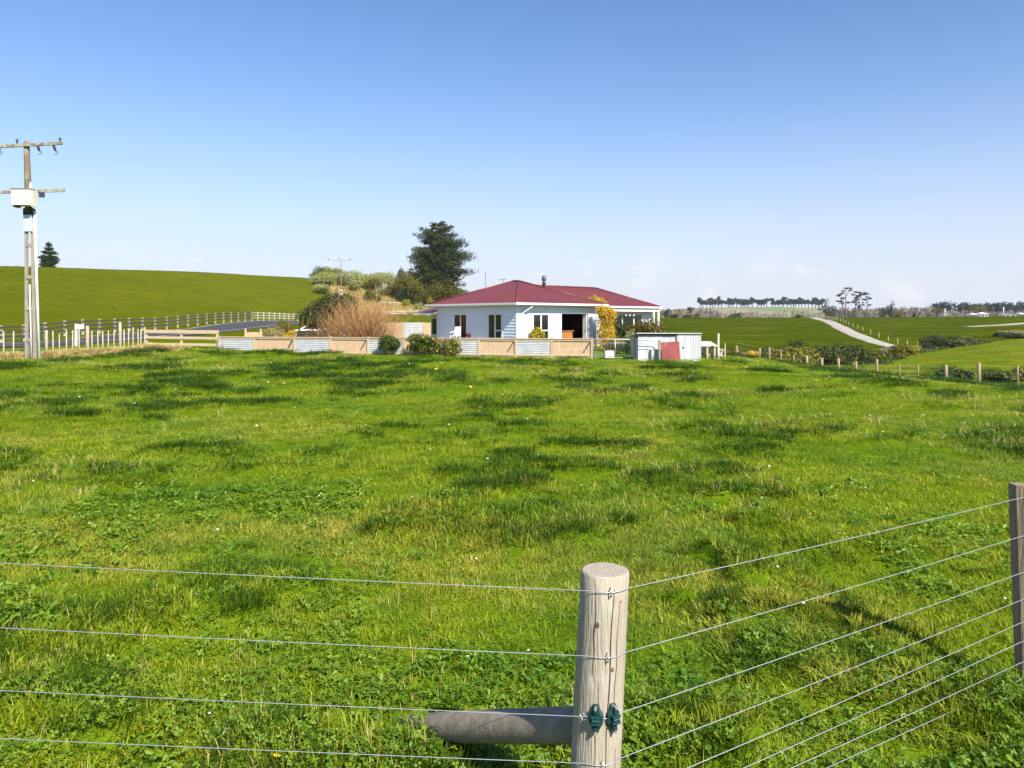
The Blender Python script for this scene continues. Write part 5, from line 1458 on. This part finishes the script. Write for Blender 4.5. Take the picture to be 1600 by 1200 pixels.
# ---- conifers
def conifer(name, label, px, Y, h, spread, seed, prof, nb=15, kind='pine', leaf=.5, per=60, clear=.12, dz=0, trunk=.028):
    x = X(px, Y); r = empty(name, (x, Y, G(x, Y)+dz), 0, label, 'tree'); g = np.random.default_rng(seed)
    MB().tube([(0, 0, -.4), (.1, 0, h*.4), (0, .1, h*.97)], [trunk*h, trunk*.65*h, .03], 9).build('trunk', M_wood, r, smooth=True)
    lobes = []; mb = MB(); nlev = nb
    for i in range(nlev):
        t = clear + (1-clear)*(i+g.uniform(-.3, .3))/nlev; t = min(max(t, .04), .97)
        R_ = spread*np.interp(t, [a for a, b in prof], [b for a, b in prof])
        m = 6 if t < .8 else 4; a0 = g.uniform(0, 6.28)
        for k in range(m):
            a = a0 + 6.283*k/m + g.normal(0, .25); L = R_*g.uniform(.55, 1.12); up = g.uniform(.02, .30)*L
            z0 = t*h; e = Vector((math.cos(a)*L, math.sin(a)*L, z0+up))
            mb.tube([(0, 0, z0-.2), tuple(e*.5 + Vector((0, 0, z0*.5))), tuple(e)], [.010*h, .006*h, .002*h], 5, cap=False)
            for s in (.45, .75, 1.0):
                sz = (.22 + .12*(1-s))*L + .30
                lobes.append((e.x*s, e.y*s, z0 + up*s*s + .12, sz*1.05, sz*1.05, sz*.42))
    mb.build('limbs', M_wood, r, smooth=True)
    lobes.append((0, 0, h*.97, .35, .35, .6))
    V, F, T = leaf_cloud(lobes, len(lobes)*per, leaf, seed+1, shell=.25, asp=.32, outward=.2, rough=.3)
    np_mesh('crown', V, F, LM[kind], r, tint=T)
    return r
conifer('pine_tree', 'tall dark pine rising above the bank behind the house', 685, 205, 24.2, 9.0, 81,
        [(0, .45), (.2, .80), (.38, .98), (.50, .84), (.62, .92), (.72, .72), (.82, .66), (.92, .46), (1, .12)], nb=21, leaf=.62, per=125)
conifer('hill_tree', 'lone conifer on the crest of the green hill at left', 76, 190, 7.4, 1.9, 82, [(0, .9), (.25, 1), (.5, .9), (.7, .65), (.85, .4), (1, .1)], nb=13, leaf=.36, per=75, clear=.06, dz=-.8)
# far power poles
def far_pole(name, label, px, Y, ytop, ybase, arm_px, yarm, m=None):
    x = X(px, Y); zb = G(x, Y); r = empty(name, (x, Y, zb), 0, label, 'power pole'); zt = Zpx(ytop, Y)-zb
    w = max(.13, .00055*Y)
    MB().tube([(0, 0, -.3), (0, 0, zt)], [w*1.1, w*.8], 8).build('pole', m or mat('far_pole_timber', (.17, .155, .135), rough=.9), r, smooth=True)
    if arm_px:
        za = Zpx(yarm, Y)-zb; L = arm_px/FPX*Y
        MB().box((-L*.58, -.1, za-.07), (L*.42, .02, za+.07)).build('crossarm', M_gpost, r)
        for t in (-.56, -.1, .40): MB().lathe([(.05, 0), (.13, .1), (.1, .35), (.04, .42)], 8, (L*t, -.04, za+.071)).build('insulator', M_ins, r)
    return r
fp = far_pole('far_power_pole', 'grey power pole with one crossarm standing on the bank', 533, 178, 405, 462, 36, 406.5)
MB().box((-.32, -.26, Zpx(462, 178)-fp.location.z), (.32, -.20, Zpx(453, 178)-fp.location.z)).build('white_plate', M_white, fp)
# ---- gully bushes on the right
gully = [ # px, Y, w, h, kind, second, label
 (1138, 52, 3.2, 1.1, 'bronze', 'tan', 'brownish low bush at the left end of the gully'),
 (1174, 50, 1.1, .9, 'gold', None, 'small golden bush behind the paddock fence'),
 (1214, 58, 3.8, 2.1, 'dark', 'bronze', 'dark bush left of the yellow-green gully bush'),
 (1240, 60, 3.0, 3.2, 'dark', None, 'taller dark bush rising behind the yellow-green one'),
 (1248, 56, 5.4, 2.7, 'olive', 'lime', 'large yellow-green bush in the gully'),
 (1288, 62, 5.0, 3.0, 'dark', 'olive', 'dark rounded bush in the middle of the gully'),
 (1312, 62, 3.2, 2.1, 'dark', None, 'small very dark bush beside the rounded gully bush'),
 (1330, 65, 4.4, 3.6, 'dark', 'olive', 'tree fern-like dark bush with an orange patch'),
 (1326, 62, 1.4, 1.4, 'gold', None, 'orange-yellow patch of leaves in the gully'),
 (1356, 66, 4.6, 2.7, 'mid', 'olive', 'mid-green bush right of the orange patch'),
 (1385, 74, 4.0, 1.9, 'dark', 'bronze', 'low dark scrub below the end of the driveway'),
 (1393, 84, 3.8, 2.2, 'bare', None, 'grey leafless shrub at the foot of the driveway'),
 (1414, 80, 4.2, 3.4, 'olive', 'lime', 'fern-topped olive bush right of the leafless shrub'),
 (1436, 82, 4.4, 2.4, 'bronze', 'dark', 'bronze scrub left of the big dark bush'),
 (1458, 84, 4.6, 3.0, 'dark', 'olive', 'dark scrub on the left flank of the big bush'),
 (1480, 88, 8.5, 5.0, 'dark', 'olive', 'biggest dark-green bush on the right side of the gully'),
 (1505, 87, 5.2, 3.6, 'mid', 'olive', 'mid-green bush on the right flank of the biggest bush'),
 (1527, 88, 4.8, 2.6, 'dark', 'olive', 'low dark bush right of the biggest bush'),
 (1545, 90, 4.0, 1.6, 'bronze', 'olive', 'low brownish scrub at the right end of the gully'),
 (1562, 118, 2.4, 1.5, 'dark', None, 'small dark bush in the far field at right'),
 (1594, 112, 4.6, 2.0, 'dark', None, 'dark bush below the straw bank at the right edge'),
 (1580, 122, 6.0, 1.4, 'tan', None, 'straw-coloured bank growth at the right edge'),
 (1484, 47.5, 1.7, 1.25, 'mid', 'dark', 'small dark bush behind the thick fence post'),
 (1508, 47, 1.5, .95, 'mid', 'dark', 'little bush between the two thick fence posts'),
 (1567, 46, 2.6, 1.35, 'mid', 'olive', 'round bush left of the last fence post at right'),
 (1590, 47, 1.8, 1.5, 'bronze', 'olive', 'brownish bush behind the last fence post at right'),
]
GTOP = [545, 547, 541, 533, 540, 541, 546, 537, 551, 546, 556, 541, 538, 548, 541, 524, 535, 543, 551, 529, 528, 523, 574, 581, 579, 576]      # skyline row of each bush
for i, (px, Y, w, h, kd, sec, lb) in enumerate(gully):
    h = max(Zpx(GTOP[i], Y) - G(X(px, Y), Y), .7)
    plant('gully_bush', lb, 'bush', px, Y, w, h*1.05, kd, int(1800 + 330*w*h), .11 + .0010*Y, 15, 200+i*3, second=(sec, int(300+50*w*h), .13+.001*Y) if sec else None, base=.02, dz=-.1, group='bushes in the gully')
# ---- far trees, woods and buildings
def far_tree(px, Y, hpx, wpx, ybase, label, kind='far', tall=False, seed=0, group='far shelterbelt trees', sh=.35):
    x = X(px, Y); z = G(x, Y) if ybase is None else Zpx(ybase, Y); zg = G(x, Y)
    h = hpx/FPX*Y; w = wpx/FPX*Y; g = np.random.default_rng(seed)
    r = empty('far_tree', (x, Y, zg - .3), 0, label, 'tree', group)
    lift = z - zg + .3
    lo = sh if tall else .12
    L = []
    for k in range(10):
        t = lo + (1-lo)*g.uniform(.05, .90)
        L.append((g.normal(0, .22)*w, g.normal(0, .2)*w, lift+h*t, w*g.uniform(.22, .4), w*g.uniform(.22, .4), h*(1-lo)*g.uniform(.16, .28)))
    n = 620
    V, F, T = leaf_cloud(L, n, max(.0011*Y, .35)*1.5, seed, shell=.4, rough=.3)
    np_mesh('crown', V, F, LM[kind], r, tint=T)
    mb = MB(); mb.tube([(0, 0, 0), (g.normal(0, .03)*w, 0, lift+h*.85)], [.00055*Y, .0003*Y], 6)
    for k in range(3): mb.tube([(0, 0, lift+h*.3), (L[k][0], L[k][1], L[k][2])], [.0004*Y, .0002*Y], 5)
    mb.build('trunk', M_woodg, r)
    return r
g = np.random.default_rng(90)
px = 1094.0; i = 0
while px < 1288:
    if 1130 < px < 1136 or 1180 < px < 1184 or 1198 < px < 1203: px += 4; continue
    far_tree(px, 890+g.uniform(-15, 15), g.uniform(8.5, 15.5) if px < 1185 else g.uniform(6, 11.5), g.uniform(5.5, 11.5), 478.6 if px < 1190 else 476.2, 'blue-grey tree in the long shelterbelt on the far hill', tall=px < 1200, seed=300+i, sh=.30)
    px += g.uniform(2.6, 6.4); i += 1
singles = [(1043, 420, 17, 9, 497, 'hazy grey tree just right of the house'), (1078, 700, 12, 9, 491, 'round blue-grey tree left of the far shelterbelt'),
 (1290, 420, 34, 13, 497, 'ragged dark tree where the driveway meets the skyline'), (1299, 380, 20, 20, 498, 'dark green bushy tree beside the top of the driveway'),
 (1391, 430, 25, 10, 497, 'grey-green round tree right of the tall gums'), (1384, 380, 16, 19, 498, 'dark green broad tree at the edge of the far field'),
 (1404, 420, 12, 14, 498, 'low olive tree beside the broad dark one'), (1430, 330, 9, 6, 498, 'small dark shrub alone at the field edge'),
 (1054, 330, 8, 16, 499, 'dark low tree at the skyline beside the house'), (1074, 330, 7, 14, 499, 'second dark low tree along the skyline by the house'), (1090, 325, 9, 13, 499, 'brownish low tree ending the skyline row by the house'),
 (1150, 560, 8, 24, 497, 'blue-grey thicket below the far hill'), (1247, 400, 6, 9, 498, 'small green bush on the skyline left of the driveway'), (1168, 330, 3, 9, 498.5, 'tiny dark hedge on the skyline'),
 (1528, 420, 22, 22, 496, 'broad olive tree in front of the dark far wood'), (1465, 420, 14, 9, 497, 'brown-green tree by the far power pole')]
for i, (px, Y, hp, wp, yb, lb) in enumerate(singles):
    far_tree(px, Y, hp, wp, yb, lb, kind='far' if 'grey' in lb or 'hazy' in lb else ('olive' if 'olive' in lb or 'brown' in lb else 'dark'), seed=400+i*2, group=None)
def gum(px, Y, ytop, label, seed):
    x = X(px, Y); zb = G(x, Y); h = Zpx(ytop, Y)-zb; r = empty('gum_tree', (x, Y, zb), 0, label, 'tree'); g = np.random.default_rng(seed)
    mb = MB(); mb.tube([(0, 0, -.5), (g.normal(0, .3), 0, h*.5), (g.normal(0, .5), 0, h*.93)], [.34, .24, .08], 6); L = []
    for k in range(6):
        t = g.uniform(.42, .97); dx, dy = g.normal(0, .12*h), g.normal(0, .1*h)
        mb.tube([(0, 0, h*t*.75), (dx, dy, h*t)], [.10, .04], 5); L.append((dx, dy, h*t, .075*h, .075*h, .032*h))
    L.append((0, 0, h*.97, .08*h, .08*h, .03*h))
    mb.build('trunk', M_woodg, r)
    V, F, T = leaf_cloud(L, 380, .75, seed, shell=.2, rough=.3); np_mesh('crown', V, F, LM['far'], r, tint=T)
for i, (px, yt, lb) in enumerate(((1316, 457, 'leftmost of the tall sparse gum trees on the skyline'), (1322, 449, 'tallest sparse gum tree on the skyline'), (1337, 455, 'sparse gum tree right of the tallest one'), (1343, 456, 'forked sparse gum right of centre on the skyline'), (1355, 458, 'rightmost of the tall sparse gum trees'), (1340, 472, 'shorter dark gum below the tall ones'))):
    gum(px, 440, yt, lb, 500+i)
def mass(name, label, px0, px1, Y, yt, yb, kind, n, leaf, seed, jag=3.0):
    g = np.random.default_rng(seed); L = []
    m = int((px1-px0)/3.2)
    for i in range(m):
        px = px0 + (px1-px0)*(i+g.uniform(0, 1))/m; Yq = Y + g.uniform(-25, 25)
        top = yt + g.uniform(-jag, jag); r_ = g.uniform(2.6, 5.0)/FPX*Yq
        zt, zb = Zpx(top, Yq), Zpx(yb, Yq)
        for t in (.2, .55, .85): L.append((X(px, Yq), Yq, zb + (zt-zb)*t, r_, r_, (zt-zb)*.24))
    V, F, T = leaf_cloud(L, n, leaf, seed, shell=.4, rough=.3)
    return tag(np_mesh(name, V, F, LM[kind], tint=T), label, 'wood', kind='stuff')
mass('far_wood', 'dark evergreen wood along the right skyline', 1456, 1720, 560, 475, 494, 'far', 16000, 1.3, 601, 2.2)
mass('bare_willows', 'grey-brown leafless willows behind the far field', 1305, 1462, 470, 484, 497.5, 'bare', 13000, .85, 602, 4.5)
mass('bare_willows', 'grey leafless trees on the skyline right of the house', 1036, 1128, 520, 486.5, 498.5, 'bare', 7000, .9, 603, 5)
mass('bare_willows', 'pale brown scrub on the slope of the far hill', 1122, 1300, 640, 489, 498, 'bare', 4500, 1.1, 604, 5)
mass('far_hedge', 'brown-green hedge growth in front of the dark far wood', 1455, 1720, 450, 488, 497, 'bare', 9000, .8, 605, 3)
mass('far_scrub', 'distant blue-grey trees above the willows', 1300, 1460, 640, 484, 495, 'far', 5000, 1.2, 606, 3)
def cottage(px, Y, wpx, ytop, label, m_roof, seed):
    x = X(px, Y); zb = G(x, Y); w = wpx/FPX*Y; h = Zpx(ytop, Y)-zb; r = empty('cottage', (x, Y, zb), 0, label, 'house')
    MB().box((-w/2, 0, -.3), (w/2, 6, h*.62)).build('wall', M_white, r)
    MB().add([(-w/2-.3, -.4, h*.62+.01), (w/2+.3, -.4, h*.62+.01), (w/2+.3, 6.4, h*.62+.01), (-w/2-.3, 6.4, h*.62+.01), (-w/2+.6, 3, h), (w/2-.6, 3, h)], [(3, 2, 1, 0), (0, 1, 5, 4), (2, 3, 4, 5), (1, 2, 5), (3, 0, 4)]).build('roof', m_roof, r)
    for t in (-.25, .22): MB().box((w*t-.6, -.04, h*.2), (w*t+.6, -.004, h*.5)).build('window', M_glass, r)
M_rw = mat('pale_roof', (.62, .62, .60), rough=.6); M_rg = mat('grey_roof', (.22, .24, .27), rough=.6)
cottage(1480, 380, 9, 490, 'small far house with pale roof beside the far power pole', M_rg, 1)
cottage(1524, 380, 8, 489.5, 'left of two white far cottages under the dark wood', M_rw, 2)
cottage(1539, 380, 11, 488, 'right of two white far cottages under the dark wood', M_rw, 3)
cottage(1579, 370, 17, 490.5, 'long low grey-roofed far building at the right', M_rg, 4)
cottage(1600, 390, 8, 488.5, 'far building with pale roof at the right edge', M_rw, 5)
far_pole('far_power_pole', 'thin white power pole right of the willows', 1476.5, 330, 482, 498, 5, 483, M_white)
far_pole('far_power_pole', 'thin white power pole among the far cottages', 1568, 330, 480, 497, 5, 481, M_white)

# ------------------------------------------------------------------ the air
mh, n, l = nodes_of('haze_air')
n.remove(n['Principled BSDF'])
pv = n.new('ShaderNodeVolumePrincipled'); pv.inputs['Color'].default_value = (.80, .88, 1.0, 1); pv.inputs['Density'].default_value = HAZE
pv.inputs['Anisotropy'].default_value = .0
l.new(pv.outputs[0], n['Material Output'].inputs['Volume'])
hz_ = MB().box((-9500, -9500, -6.5), (9500, 9500, 42)).build('haze', mh)
tag(hz_, 'thin pale air over the fields', kind='stuff')
